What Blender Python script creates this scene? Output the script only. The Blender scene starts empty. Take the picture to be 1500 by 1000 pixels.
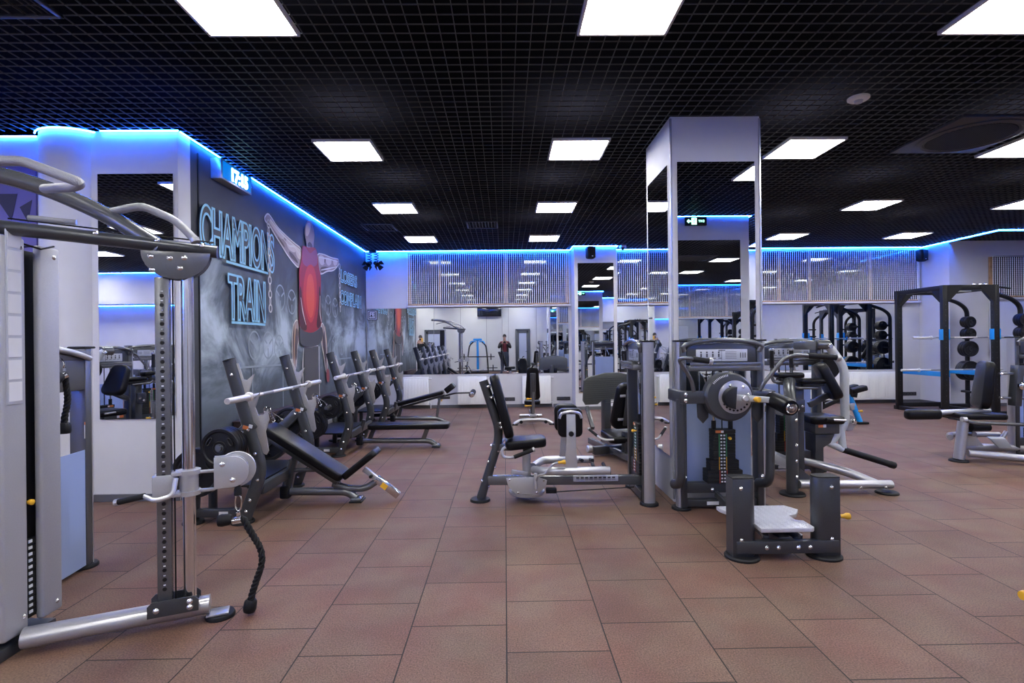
import bpy, bmesh, math, random
from mathutils import Vector, Matrix, Euler
random.seed(7)
scene = bpy.context.scene
COL = scene.collection
PI = math.pi
V = Vector

# ------------------------------------------------------------------ materials
def new_mat(name):
    m = bpy.data.materials.new(name); m.use_nodes = True
    nt = m.node_tree
    return m, nt, nt.nodes['Principled BSDF']

def mat(name, col, rough=.5, metal=0.0, spec=.5, noise=0.0, nscale=40, bump=0.0, bscale=200, emit=None, estr=0, alpha=1, coat=0):
    m, nt, p = new_mat(name)
    p.inputs['Base Color'].default_value = (*col, 1)
    p.inputs['Roughness'].default_value = rough
    p.inputs['Metallic'].default_value = metal
    p.inputs['Specular IOR Level'].default_value = spec
    if coat: p.inputs['Coat Weight'].default_value = coat
    if emit:
        p.inputs['Emission Color'].default_value = (*emit, 1)
        p.inputs['Emission Strength'].default_value = estr
    if noise or bump:
        tc = nt.nodes.new('ShaderNodeTexCoord')
    if noise:
        n = nt.nodes.new('ShaderNodeTexNoise'); n.inputs['Scale'].default_value = nscale; n.inputs['Detail'].default_value = 4
        nt.links.new(tc.outputs['Object'], n.inputs['Vector'])
        r = nt.nodes.new('ShaderNodeValToRGB')
        r.color_ramp.elements[0].color = (*[c*(1-noise) for c in col], 1); r.color_ramp.elements[0].position = .3
        r.color_ramp.elements[1].color = (*[min(1, c*(1+noise)) for c in col], 1); r.color_ramp.elements[1].position = .7
        nt.links.new(n.outputs['Fac'], r.inputs['Fac']); nt.links.new(r.outputs['Color'], p.inputs['Base Color'])
    if bump:
        n2 = nt.nodes.new('ShaderNodeTexNoise'); n2.inputs['Scale'].default_value = bscale; n2.inputs['Detail'].default_value = 3
        nt.links.new(tc.outputs['Object'], n2.inputs['Vector'])
        b = nt.nodes.new('ShaderNodeBump'); b.inputs['Strength'].default_value = bump; b.inputs['Distance'].default_value = .004
        nt.links.new(n2.outputs['Fac'], b.inputs['Height']); nt.links.new(b.outputs['Normal'], p.inputs['Normal'])
    return m

def emat(name, col, s):
    m = bpy.data.materials.new(name); m.use_nodes = True
    nt = m.node_tree; nt.nodes.clear()
    e = nt.nodes.new('ShaderNodeEmission'); e.inputs['Color'].default_value = (*col, 1); e.inputs['Strength'].default_value = s
    o = nt.nodes.new('ShaderNodeOutputMaterial'); nt.links.new(e.outputs[0], o.inputs[0])
    return m

M = {}
M['paint'] = mat('dark_grey_paint', (.070, .074, .080), .30, .45, noise=.10, nscale=300)
M['paint2'] = mat('mid_grey_paint', (.17, .176, .188), .27, .6, noise=.08, nscale=300)
M['silver'] = mat('silver_paint', (.52, .525, .55), .27, .5, noise=.05, nscale=300)
M['post'] = mat('brushed_post', (.46, .46, .49), .28, .65, noise=.05, nscale=200)
M['shroud'] = mat('shroud_grey', (.42, .425, .45), .45, .25, noise=.04, nscale=200)
M['plate_grey'] = mat('flame_cut_plate', (.38, .37, .36), .42, .4, noise=.08, nscale=120)
M['lightgrey'] = mat('pale_arm_paint', (.50, .52, .52), .42, .2)
M['chrome'] = mat('chrome', (.75, .75, .77), .12, 1.0)
M['steel'] = mat('worn_steel', (.72, .70, .67), .3, .5, noise=.12, nscale=90)
M['bolt'] = mat('bolt_chrome', (.78, .78, .8), .22, .9)
M['black'] = mat('black_vinyl', (.004, .004, .005), .34, 0, .24, bump=.12, bscale=420)
M['rubber'] = mat('black_rubber', (.006, .006, .007), .55, 0, .3)
M['plateblk'] = mat('plate_black', (.007, .007, .008), .42, 0, .4, noise=.3, nscale=60)
M['stack'] = mat('stack_black', (.010, .0105, .011), .5, 0, .35)
M['grip'] = mat('grip_foam', (.008, .008, .009), .7, 0, .3, bump=.3, bscale=300)
M['knurl'] = mat('knurled_grip', (.34, .345, .37), .5, .5, bump=.8, bscale=260)
M['yellow'] = mat('yellow_plastic', (.75, .42, .03), .4)
M['white'] = mat('white_label', (.72, .73, .76), .5)
M['labelgrey'] = mat('placard_grey', (.50, .52, .58), .4)
M['ink'] = mat('dark_ink', (.06, .06, .07), .5)
M['red'] = mat('red_ink', (.45, .05, .03), .5)
M['orange'] = mat('orange_label', (.62, .17, .04), .5)
M['green'] = mat('green_ink', (.05, .3, .12), .5)
M['blue'] = mat('bright_blue_paint', (.01, .27, .72), .4)
M['rack'] = mat('rack_black', (.007, .007, .008), .45, 0, .35)
M['radiator'] = mat('radiator_white', (.90, .90, .89), .4)
M['whitepaint'] = mat('white_frame', (.66, .66, .68), .45)
M['wood'] = mat('window_wood', (.50, .30, .16), .5, noise=.2, nscale=20)
M['darkglass'] = mat('night_glass', (.012, .014, .02), .02, 0, spec=1.0)
M['doorframe'] = mat('door_frame_grey', (.07, .08, .09), .45)
M['doorglass'] = mat('frosted_door', (.42, .47, .60), .35)
M['skin'] = mat('skin', (.55, .33, .24), .5)
M['hair'] = mat('dark_hair', (.018, .013, .01), .6)
M['blackcloth'] = mat('black_cloth', (.012, .012, .014), .85)
M['maroon'] = mat('maroon_cloth', (.13, .018, .03), .85)
M['jeans'] = mat('dark_denim', (.02, .03, .055), .85)

def mirror_mat():
    m, nt, p = new_mat('mirror_silver')
    p.inputs['Base Color'].default_value = (.86, .88, .89, 1); p.inputs['Metallic'].default_value = 1; p.inputs['Roughness'].default_value = 0.0
    return m
M['mirror'] = mirror_mat()

def acrylic(name, col, a):
    m = bpy.data.materials.new(name); m.use_nodes = True; nt = m.node_tree; nt.nodes.clear()
    d = nt.nodes.new('ShaderNodeBsdfDiffuse'); d.inputs['Color'].default_value = (*col, 1)
    t = nt.nodes.new('ShaderNodeBsdfTranslucent'); t.inputs['Color'].default_value = (*col, 1)
    mx = nt.nodes.new('ShaderNodeMixShader'); mx.inputs[0].default_value = .45
    nt.links.new(d.outputs[0], mx.inputs[1]); nt.links.new(t.outputs[0], mx.inputs[2])
    tr = nt.nodes.new('ShaderNodeBsdfTransparent'); tr.inputs['Color'].default_value = (.8, .87, 1, 1)
    m2 = nt.nodes.new('ShaderNodeMixShader'); m2.inputs[0].default_value = a
    nt.links.new(tr.outputs[0], m2.inputs[1]); nt.links.new(mx.outputs[0], m2.inputs[2])
    g = nt.nodes.new('ShaderNodeBsdfGlossy'); g.inputs['Roughness'].default_value = .25
    m3 = nt.nodes.new('ShaderNodeMixShader'); m3.inputs[0].default_value = .06
    nt.links.new(m2.outputs[0], m3.inputs[1]); nt.links.new(g.outputs[0], m3.inputs[2])
    o = nt.nodes.new('ShaderNodeOutputMaterial'); nt.links.new(m3.outputs[0], o.inputs[0])
    return m
M['acrylic'] = acrylic('frosted_blue_acrylic', (.55, .66, .92), .8)

# ------------------------------------------------------------------ mesh builder
def fillet(pts, r, n=6, closed=False):
    pts = [V(p) for p in pts]
    if r <= 0 or len(pts) < 3: return pts
    out = [] if closed else [pts[0]]
    rng = range(len(pts)) if closed else range(1, len(pts)-1)
    for i in rng:
        a, b, c = pts[i-1], pts[i], pts[(i+1) % len(pts)]
        d1 = (a-b); d2 = (c-b)
        l = min(r, d1.length*.49, d2.length*.49)
        p, q = b+d1.normalized()*l, b+d2.normalized()*l
        for k in range(n+1):
            t = k/n
            out.append(p*(1-t)**2 + b*2*t*(1-t) + q*t*t)
    if not closed: out.append(pts[-1])
    return out

def arc(c, r, a0, a1, n, u, w):
    c, u, w = V(c), V(u), V(w)
    return [c + u*(r*math.cos(a0+(a1-a0)*k/n)) + w*(r*math.sin(a0+(a1-a0)*k/n)) for k in range(n+1)]

class B:
    def __init__(s, T=None):
        s.bm = bmesh.new(); s.T = T or Matrix.Identity(4)
    def _done(s, vs):
        for v in vs: v.co = s.T @ v.co
        return s
    def box(s, c, size, bev=0.0, R=None, seg=2):
        Mx = Matrix.Translation(V(c)) @ (R.to_4x4() if R is not None else Matrix.Identity(4)) @ Matrix.Diagonal((*size, 1))
        r = bmesh.ops.create_cube(s.bm, size=1.0, matrix=s.T @ Mx)
        if bev:
            es = list({e for v in r['verts'] for e in v.link_edges})
            bmesh.ops.bevel(s.bm, geom=es, offset=bev, segments=seg, affect='EDGES', profile=.5)
        return s
    def bar(s, p0, p1, w, h, up=(0, 0, 1), bev=.006):
        p0, p1 = V(p0), V(p1); d = p1-p0; L = d.length; d.normalize()
        up = V(up)
        if abs(d.dot(up)) > .98: up = V((0, 1, 0))
        x = d.cross(up).normalized(); z = x.cross(d)
        R = Matrix((x, d, z)).transposed()
        return s.box((p0+p1)/2, (w, L, h), bev, R)
    def tube(s, pts, r, seg=12, bend=0.0, closed=False, ry=None, up=(0, 0, 1), caps=True):
        pts = fillet(pts, bend, closed=closed) if bend else [V(p) for p in pts]
        n = len(pts); rs = r if isinstance(r, (list, tuple)) else [r]*n
        rings = []; prev = None
        for i, p in enumerate(pts):
            a = pts[i-1] if (i or closed) else p
            b = pts[(i+1) % n] if (i < n-1 or closed) else p
            t = (b-a)
            if t.length < 1e-9: t = V((0, 0, 1))
            t.normalize()
            if prev is None:
                u = V(up)
                if abs(u.dot(t)) > .95: u = V((1, 0, 0)) if abs(t.x) < .9 else V((0, 1, 0))
                x = t.cross(u).normalized()
            else:
                x = prev - t*prev.dot(t)
                x = x.normalized() if x.length > 1e-6 else t.orthogonal().normalized()
            prev = x; y = x.cross(t).normalized()
            q = rs[i]; qy = (ry if ry else q) if not isinstance(r, (list, tuple)) else q
            rings.append([s.bm.verts.new(s.T @ (p + x*(q*math.cos(2*PI*k/seg)) + y*(qy*math.sin(2*PI*k/seg)))) for k in range(seg)])
        m = n if closed else n-1
        for i in range(m):
            A, Bq = rings[i], rings[(i+1) % n]
            for k in range(seg):
                s.bm.faces.new((A[k], A[(k+1) % seg], Bq[(k+1) % seg], Bq[k]))
        if caps and not closed:
            s.bm.faces.new(rings[0][::-1]); s.bm.faces.new(rings[-1])
        return s
    def cyl(s, p0, p1, r, r2=None, seg=20):
        return s.tube([p0, p1], [r, r if r2 is None else r2], seg)
    def lathe(s, o, d, prof, seg=28):
        """prof: list of (radius, height along d)"""
        o, d = V(o), V(d).normalized(); x = d.orthogonal().normalized(); y = d.cross(x)
        rings = []
        for r, h in prof:
            if r < 1e-6: rings.append([s.bm.verts.new(s.T @ (o+d*h))])
            else: rings.append([s.bm.verts.new(s.T @ (o+d*h+x*(r*math.cos(2*PI*k/seg))+y*(r*math.sin(2*PI*k/seg)))) for k in range(seg)])
        for A, C in zip(rings, rings[1:]):
            for k in range(seg):
                k2 = (k+1) % seg
                if len(A) == 1 and len(C) == 1: break
                if len(A) == 1: s.bm.faces.new((A[0], C[k2], C[k]))
                elif len(C) == 1: s.bm.faces.new((A[k], A[k2], C[0]))
                else: s.bm.faces.new((A[k], A[k2], C[k2], C[k]))
        return s
    def ball(s, c, r, sc=(1, 1, 1), seg=14):
        Mx = Matrix.Translation(V(c)) @ Matrix.Diagonal((r*sc[0], r*sc[1], r*sc[2], 1))
        bmesh.ops.create_uvsphere(s.bm, u_segments=seg, v_segments=max(6, seg*2//3), radius=1, matrix=s.T @ Mx)
        return s
    def prism(s, pts, th, bev=0.0, seg=2):
        """planar outline extruded by vector th"""
        th = V(th); pts = [V(p) for p in pts]
        a = [s.bm.verts.new(s.T @ p) for p in pts]; b = [s.bm.verts.new(s.T @ (p+th)) for p in pts]
        fs = [s.bm.faces.new(a), s.bm.faces.new(b[::-1])]
        n = len(a)
        for k in range(n): fs.append(s.bm.faces.new((a[k], b[k], b[(k+1) % n], a[(k+1) % n])))
        bmesh.ops.recalc_face_normals(s.bm, faces=fs)
        if bev:
            es = [e for f in fs[:2] for e in f.edges]
            bmesh.ops.bevel(s.bm, geom=list(set(es)), offset=bev, segments=seg, affect='EDGES', profile=.5)
        return s
    def quad(s, *pts):
        s.bm.faces.new([s.bm.verts.new(s.T @ V(p)) for p in pts]); return s
    def build(s, name, m, parent=None, smooth=True, fixn=True):
        bm = s.bm
        if fixn: bmesh.ops.recalc_face_normals(bm, faces=bm.faces)
        if smooth:
            for f in bm.faces: f.smooth = True
            for e in bm.edges:
                if len(e.link_faces) == 2 and e.calc_face_angle(0) > .62: e.smooth = False
        me = bpy.data.meshes.new(name)
        if parent is not None and parent.name in WM: bm.transform(WM[parent.name].inverted())
        bm.to_mesh(me); bm.free()
        for x in (m if isinstance(m, (list, tuple)) else [m]): me.materials.append(x)
        o = bpy.data.objects.new(name, me); COL.objects.link(o)
        if parent is not None:
            o.parent = parent
            WM[o.name] = WM.get(parent.name, Matrix.Identity(4))
        return o
WM = {}

def thing(name, loc, label, cat, group=None, rz=0.0):
    o = bpy.data.objects.new(name, None); COL.objects.link(o)
    o.location = loc; o.rotation_euler = (0, 0, rz); o.empty_display_size = .1
    WM[o.name] = Matrix.Translation(V(loc)) @ Matrix.Rotation(rz, 4, 'Z')
    return tag(o, label, cat, group)
def tag(o, label=None, cat=None, group=None, kind=None):
    if label: o['label'] = label
    if cat: o['category'] = cat
    if group: o['group'] = group
    if kind: o['kind'] = kind
    return o
def struct(o): o['kind'] = 'structure'; return o
def children(o): return [x for x in bpy.data.objects if x.parent == o]
def dup(o, loc=None, rz=None, label=None, parent=None):
    c = o.copy(); COL.objects.link(c)
    if parent is not None: c.parent = parent
    if loc is not None: c.location = loc
    if rz is not None: c.rotation_euler = (0, 0, rz)
    if label: c['label'] = label
    for ch in list(KIDS(o)): dup(ch, parent=c)
    return c
def KIDS(o): return [x for x in COL.objects if x.parent is o]
def at_origin(b, name, m, loc, **k):
    """a one-mesh thing whose origin is at loc (mesh was built in world space)"""
    o = b.build(name, m, **k); o.data.transform(Matrix.Translation(-V(loc))); o.location = loc
    return o
def bolt(parent, p, d, r=.013):
    d = V(d).normalized()
    B().lathe(V(p)-d*.002, d, [(r*1.15, 0), (r*1.15, .003), (r, .004), (r*.85, r*.55), (r*.45, r*.85), (0, r*.92)], 10).build('bolt', M['bolt'], parent)
def disc_foot(parent, x, y, r=.09, name='foot_pad'):
    B().lathe((x, y, 0), (0, 0, 1), [(0, 0), (r, 0), (r, .012), (r*.93, .022), (0, .022)], 24).build(name, M['rubber'], parent)
def text_mesh(body, size, T, depth=.002, outline=0.0, sx=1.0, bold=0.0, align='LEFT', space=1.0):
    """mesh of flat lettering transformed by T (local x right, y up)"""
    cu = bpy.data.curves.new('lettering', 'FONT'); cu.body = body; cu.size = size; cu.align_x = align; cu.space_character = space
    cu.offset = bold
    if outline:
        cu.fill_mode = 'NONE'; cu.bevel_depth = outline; cu.bevel_resolution = 0
    else:
        cu.extrude = depth
    o = bpy.data.objects.new('lettering', cu); COL.objects.link(o)
    dg = bpy.context.evaluated_depsgraph_get(); dg.update()
    me = bpy.data.meshes.new_from_object(o.evaluated_get(dg))
    bpy.data.objects.remove(o); bpy.data.curves.remove(cu)
    me.transform(Matrix.Diagonal((sx, 1, 1 if not outline else depth/outline, 1)))
    me.transform(T)
    return me
def add_mesh(name, me, m, parent):
    if parent is not None and parent.name in WM: me.transform(WM[parent.name].inverted())
    me.materials.clear(); me.materials.append(m)
    o = bpy.data.objects.new(name, me); COL.objects.link(o)
    if parent is not None: o.parent = parent; WM[o.name] = WM.get(parent.name, Matrix.Identity(4))
    return o
# ------------------------------------------------------------------ camera
cam = bpy.data.cameras.new('camera'); camo = bpy.data.objects.new('camera', cam); COL.objects.link(camo)
cam.sensor_width = 36; cam.lens = 777.4/1500*36; cam.clip_start = .05
yaw, roll = .0140, -.0104
F_ = V((math.sin(yaw), math.cos(yaw), 0)); RT = V((math.cos(yaw), -math.sin(yaw), 0)); UP = V((0, 0, 1))
R_ = RT*math.cos(roll)+UP*math.sin(roll); U_ = UP*math.cos(roll)-RT*math.sin(roll)
mw = Matrix((R_, U_, -F_)).transposed().to_4x4(); mw.translation = V((0, 0, 1.495))
camo.matrix_world = mw
scene.camera = camo
scene.view_settings.view_transform = 'Standard'; scene.view_settings.look = 'None'
scene.view_settings.exposure = 1.42; scene.view_settings.gamma = 1.0
w = bpy.data.worlds.new('dim_world'); scene.world = w; w.use_nodes = True
w.node_tree.nodes['Background'].inputs[0].default_value = (0, 0, 0, 1)
scene.cycles.max_bounces = 12; scene.cycles.glossy_bounces = 6; scene.cycles.diffuse_bounces = 4
scene.cycles.transparent_max_bounces = 12
scene.cycles.caustics_reflective = False; scene.cycles.caustics_refractive = False
scene.cycles.sample_clamp_indirect = 6

H = 3.55; XL = -3.13; YB = 12.08; YF = 5.15
# ------------------------------------------------------------------ floor
def floor_mat():
    m, nt, p = new_mat('rubber_tiles')
    N, L = nt.nodes.new, nt.links.new
    tc = N('ShaderNodeTexCoord'); sp = N('ShaderNodeSeparateXYZ'); L(tc.outputs['Object'], sp.inputs[0])
    ax = N('ShaderNodeMath'); ax.operation = 'ADD'; ax.inputs[1].default_value = .005+20; L(sp.outputs['X'], ax.inputs[0])
    ay = N('ShaderNodeMath'); ay.operation = 'ADD'; ay.inputs[1].default_value = -2.301+20; L(sp.outputs['Y'], ay.inputs[0])
    cb = N('ShaderNodeCombineXYZ'); L(ay.outputs[0], cb.inputs['X']); L(ax.outputs[0], cb.inputs['Y'])
    br = N('ShaderNodeTexBrick'); L(cb.outputs[0], br.inputs['Vector'])
    br.offset = .5; br.offset_frequency = 2; br.squash = 1
    br.inputs['Scale'].default_value = 1; br.inputs['Brick Width'].default_value = .5; br.inputs['Row Height'].default_value = .5
    br.inputs['Mortar Size'].default_value = .0038; br.inputs['Mortar Smooth'].default_value = .25
    br.inputs['Color1'].default_value = (.90, .90, .90, 1); br.inputs['Color2'].default_value = (1.08, 1.08, 1.08, 1)
    br.inputs['Mortar'].default_value = (.06, .06, .06, 1)
    n = N('ShaderNodeTexNoise'); n.inputs['Scale'].default_value = 130; n.inputs['Detail'].default_value = 2; L(tc.outputs['Object'], n.inputs['Vector'])
    n2 = N('ShaderNodeTexNoise'); n2.inputs['Scale'].default_value = 2.2; n2.inputs['Detail'].default_value = 3; L(tc.outputs['Object'], n2.inputs['Vector'])
    r = N('ShaderNodeMapRange'); r.inputs['From Min'].default_value = .3; r.inputs['From Max'].default_value = .7; r.inputs['To Min'].default_value = .60; r.inputs['To Max'].default_value = 1.40; L(n.outputs['Fac'], r.inputs['Value'])
    r2 = N('ShaderNodeMapRange'); r2.inputs['From Min'].default_value = .3; r2.inputs['From Max'].default_value = .7; r2.inputs['To Min'].default_value = .88; r2.inputs['To Max'].default_value = 1.1; L(n2.outputs['Fac'], r2.inputs['Value'])
    mu = N('ShaderNodeMath'); mu.operation = 'MULTIPLY'; L(r.outputs[0], mu.inputs[0]); L(r2.outputs[0], mu.inputs[1])
    sc = N('ShaderNodeVectorMath'); sc.operation = 'SCALE'; L(br.outputs['Color'], sc.inputs[0]); L(mu.outputs[0], sc.inputs['Scale'])
    n4 = N('ShaderNodeTexNoise'); n4.inputs['Scale'].default_value = 2.6; n4.inputs['Detail'].default_value = 4; L(tc.outputs['Object'], n4.inputs['Vector'])
    cr = N('ShaderNodeValToRGB'); L(n4.outputs['Fac'], cr.inputs[0])
    cr.color_ramp.elements[0].position = .36; cr.color_ramp.elements[0].color = (.138, .068, .048, 1)
    cr.color_ramp.elements[1].position = .66; cr.color_ramp.elements[1].color = (.150, .095, .065, 1)
    mm = N('ShaderNodeVectorMath'); mm.operation = 'MULTIPLY'; L(sc.outputs[0], mm.inputs[0]); L(cr.outputs['Color'], mm.inputs[1])
    L(mm.outputs[0], p.inputs['Base Color'])
    p.inputs['Roughness'].default_value = .62; p.inputs['Specular IOR Level'].default_value = .35
    iv = N('ShaderNodeMath'); iv.operation = 'MULTIPLY_ADD'; iv.inputs[1].default_value = -1.0; L(br.outputs['Fac'], iv.inputs[0]); 
    n3 = N('ShaderNodeMath'); n3.operation = 'MULTIPLY'; n3.inputs[1].default_value = .25; L(n.outputs['Fac'], n3.inputs[0]); L(n3.outputs[0], iv.inputs[2])
    b = N('ShaderNodeBump'); b.inputs['Strength'].default_value = .5; b.inputs['Distance'].default_value = .004; L(iv.outputs[0], b.inputs['Height']); L(b.outputs[0], p.inputs['Normal'])
    return m
struct(B().box((-.2, 3.25, -.05), (25.8, 18.1, .1)).build('floor', floor_mat(), smooth=False))

M['wall'] = mat('wall_paint', (.60, .60, .63), .7, noise=.03, nscale=3, bump=.05, bscale=300)
M['wallrear'] = mat('wall_panel', (.56, .57, .56), .6, noise=.03, nscale=2)
M['darkwall'] = mat('dark_wall_paint', (.042, .046, .052), .65, noise=.15, nscale=4)
M['base'] = mat('baseboard_grey', (.10, .10, .11), .5)
M['plenum'] = mat('plenum_black', (.002, .002, .003), .95, 0, 0.0)
M['grid'] = mat('grid_black', (.075, .078, .082), .5)

def wall(name, x0, x1, y0, y1, m, z0=0, z1=3.553, **k):
    return struct(B().box(((x0+x1)/2, (y0+y1)/2, (z0+z1)/2), (x1-x0, y1-y0, z1-z0)).build(name, m, smooth=False))
wall('wall_left', XL-.2, XL, YF+.01, YB+.02, M['darkwall'])
wall('wall_front_left', -4.0, XL+.005, YF, YF+.2, M['wall'])
wall('wall_recess_left', -13.0, -4.3, 5.25, 5.4, M['wall'])
wall('wall_outer_left', -13.1, -12.9, -5.7, 5.4, M['wall'])
wall('wall_far_rear', -13.0, -4.3, -5.7, -5.5, M['wall'])
wall('wall_rear_return', -4.5, -4.3, -5.6, -2.5, M['wall'])
struct(B().box((-8.7, -5.2, 3.11), (8.4, .6, .88)).build('trim_20', M['wall'], smooth=False))
wall('wall_back', XL-.2, 9.7, YB, YB+.2, M['wall'])
wall('wall_right_return', 9.55, 9.75, 11.25, YB, M['wall'])
wall('wall_right', 9.75, 12.7, 11.25, 11.45, M['wall'])
wall('wall_outer_right', 12.6, 12.8, -2.6, 11.3, M['wall'])
wall('wall_rear', -4.4, 12.7, -2.7, -2.5, M['wallrear'])
wall('wall_pier', 2.5, 4.1, -2.5, .9, M['wall'])
wall('wall_pilaster', 1.53, 2.45, 11.5, YB, M['wall'])
tb = B(); tb.bar((9.565, 11.25, 3.535), (9.565, 10.095, 3.535), .03, .03, bev=.002); tb.bar((9.55, 10.11, 3.535), (12.6, 10.11, 3.535), .03, .03, bev=.002); struct(tb.build('trim_21', M['whitepaint']))
rc = B().lathe((-4.2, 5.41, 0), (0, 0, 1), [(0, 0), (.36, 0), (.36, 3.553), (0, 3.553)], 48).build('wall_round_column', M['wall']); struct(rc)
struct(B().box((1.96, 5.285, 1.7765), (.83, .83, 3.553), .006).build('column', M['wall'], smooth=False))
struct(B().box((-.2, 3.25, 4.02), (26, 18.2, .04)).build('ceiling_slab', M['plenum'], smooth=False))
# plenum skirt so that no light leaks in above the grid
sk = B()
for c, s in (((-.2, -5.75, 3.8), (25.8, .1, .5)), ((-.2, 12.25, 3.8), (25.8, .1, .5)), ((-13.05, 3.2, 3.8), (.1, 18, .5)), ((12.65, 3.2, 3.8), (.1, 18, .5))): sk.box(c, s)
struct(sk.build('ceiling_plenum_side', M['plenum'], smooth=False))
# open cell ceiling grid
gx0, gy0 = -1.627-.2975, 3.234-.2975
PITCH = 2.428/24
g = B()
def inside_rects(): return [(-6.5, 12.6, -2.5, 5.15), (XL, 12.6, 5.15, 11.25), (XL, 9.6, 11.25, 12.08)]
GW, GH = .0050, .008
for k in range(-110, 142):
    x = gx0+PITCH*k
    if not -12.9 < x < 12.6: continue
    y0 = -5.5 if x < -4.3 else -2.5
    y1 = 5.14 if x < XL else (12.06 if x < 9.55 else 11.24)
    g.box((x, (y1+y0)/2, H+GH/2), (GW, y1-y0, GH))
for k in range(-84, 92):
    y = gy0+PITCH*k
    if not -5.5 < y < 12.07: continue
    x0 = -12.9 if y < 5.15 else XL
    x1 = -4.4 if y < -2.5 else (12.6 if y < 11.25 else 9.55)
    g.box(((x0+x1)/2, y, H+GH/2), (x1-x0, GW, GH))
struct(g.build('ceiling', M['grid'], smooth=False))

# baseboards
def skirting(name, x0, x1, y0, y1):
    struct(B().box(((x0+x1)/2, (y0+y1)/2, .035), (x1-x0, y1-y0, .07), .003).build(name, M['base'], smooth=False))
skirting('baseboard_back', XL, 1.53, YB-.015, YB)
skirting('baseboard_back_right', 2.45, 9.55, YB-.015, YB)
skirting('baseboard_pilaster', 1.52, 2.46, 11.485, 11.5)
skirting('baseboard_front_left', -3.95, XL, YF-.015, YF)
skirting('baseboard_left', XL, XL+.015, YF, YB)
skirting('baseboard_right_return', 9.535, 9.55, 11.25, YB)
skirting('baseboard_right', 9.535, 12.6, 11.235, 11.25)
skirting('baseboard_recess', -12.9, -4.5, 5.235, 5.25)
skirting('baseboard_rear', -4.3, 2.5, -2.5, -2.485)

# ------------------------------------------------------------------ ceiling lights
M['led_panel'] = emat('panel_light', (1.0, .985, .96), 15.5)
cols = ['in the row beside the mural', 'in the row left of the column', 'in the row over the column', 'in the first row right of the column', 'in the second row right of the column', 'in the far right row']
rows = ['nearest the camera', 'second from the camera', 'third from the camera', 'by the back wall']
def ceiling_light(x, y, label):
    t = thing('ceiling_light', (x, y, H), label, 'ceiling light', 'square ceiling light panels')
    s = .2975; f = B()
    for a, b in ((-1, 0), (1, 0), (0, -1), (0, 1)):
        f.box((x+a*(s-.009), y+b*(s-.009), H-.012), (.018 if a else 2*s, .018 if b else 2*s, .03), .003)
    f.build('frame', M['whitepaint'], t)
    B().box((x, y, H+.004), (2*s-.034, 2*s-.034, .006)).build('diffuser', M['led_panel'], t, smooth=False)
    return t
first_light = ceiling_light(-1.627, 3.234, 'square ceiling light panel '+cols[0]+', '+rows[0])
for k in range(-4, 6):
    for r in range(-3, 4):
        if (k, r) == (0, 0): continue
        if k < 0 and r > 0: continue
        if k >= -1 and r == -3: continue
        if k == 5 and r > 2: continue
        x, y = -1.627+2.428*k, 3.234+2.428*r
        if 2.3 < x < 4.3 and y < 1.1: continue
        rw = ('level with the tower', 'just behind the camera', 'well behind the camera', 'by the far rear wall')
        if k < 0: lab = 'left hall ceiling light, %s row from the mural, %s' % (('first', 'second', 'third', 'fourth')[-k-1], rw[-r])
        elif r < 0: lab = 'square ceiling light panel '+cols[k]+', '+('behind the camera' if r == -1 else 'by the rear wall')
        else: lab = 'square ceiling light panel '+cols[k]+', '+rows[r]
        dup(first_light, (x, y, H), label=lab)

# ------------------------------------------------------------------ LED cove strips
M['led_blue'] = emat('blue_led', (.012, .125, 1.0), 105)
def led(name_label, pts, r=.006):
    o = B().tube(pts, r, 6).build('led_strip', M['led_blue'])
    return tag(o, name_label, 'led strip', 'blue LED strips along the wall tops')
ZL = 3.5445
led('blue LED strip along the top of the dark mural wall', [(XL+.03, YF-.0, ZL), (XL+.03, YB-.1, ZL)])
led('blue LED strip above the tall mirror on the front left wall', [(-3.84, YF-.03, ZL), (XL+.03, YF-.03, ZL)])
led('blue LED strip curving round the top of the white round column', arc((-4.2, 5.41, ZL), .385, PI*1.22, PI*1.86, 14, (1, 0, 0), (0, 1, 0)))
led('blue LED strip on the wall behind the cable tower', [(-12.8, 5.24, ZL), (-4.55, 5.24, ZL)])
led('blue LED strip over the first chain curtain on the back wall', [(XL+.05, YB-.13, ZL), (1.5, YB-.13, ZL)])
led('blue LED strip around the top of the wall pilaster', [(1.50, YB-.16, ZL), (1.50, 11.47, ZL), (2.48, 11.47, ZL), (2.48, YB-.16, ZL)])
led('blue LED strip over the long chain curtain right of the pilaster', [(2.5, YB-.13, ZL), (9.5, YB-.13, ZL)])
led('blue LED strip along the right wall turning above the power rack', [(9.54, YB-.05, ZL), (9.54, 10.085, ZL), (12.5, 10.085, ZL)])
led('blue LED strip on the pier behind the camera', [(2.47, -2.4, ZL), (2.47, .93, ZL), (4.13, .93, ZL), (4.13, -2.4, ZL)])
led('blue LED strip along the rear wall behind the camera', [(-12.8, -4.88, ZL), (-4.55, -4.88, ZL)])
led('blue LED strip along the rear wall to the right of the pier', [(4.2, -2.46, ZL), (12.5, -2.46, ZL)])
led('blue LED strip along the far left side wall', [(-12.88, -4.8, ZL), (-12.88, 5.2, ZL)])
led('blue LED strip under the soffit of the far rear wall on the left', [(-12.8, -5.48, 2.66), (-4.55, -5.48, 2.66)])

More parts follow.
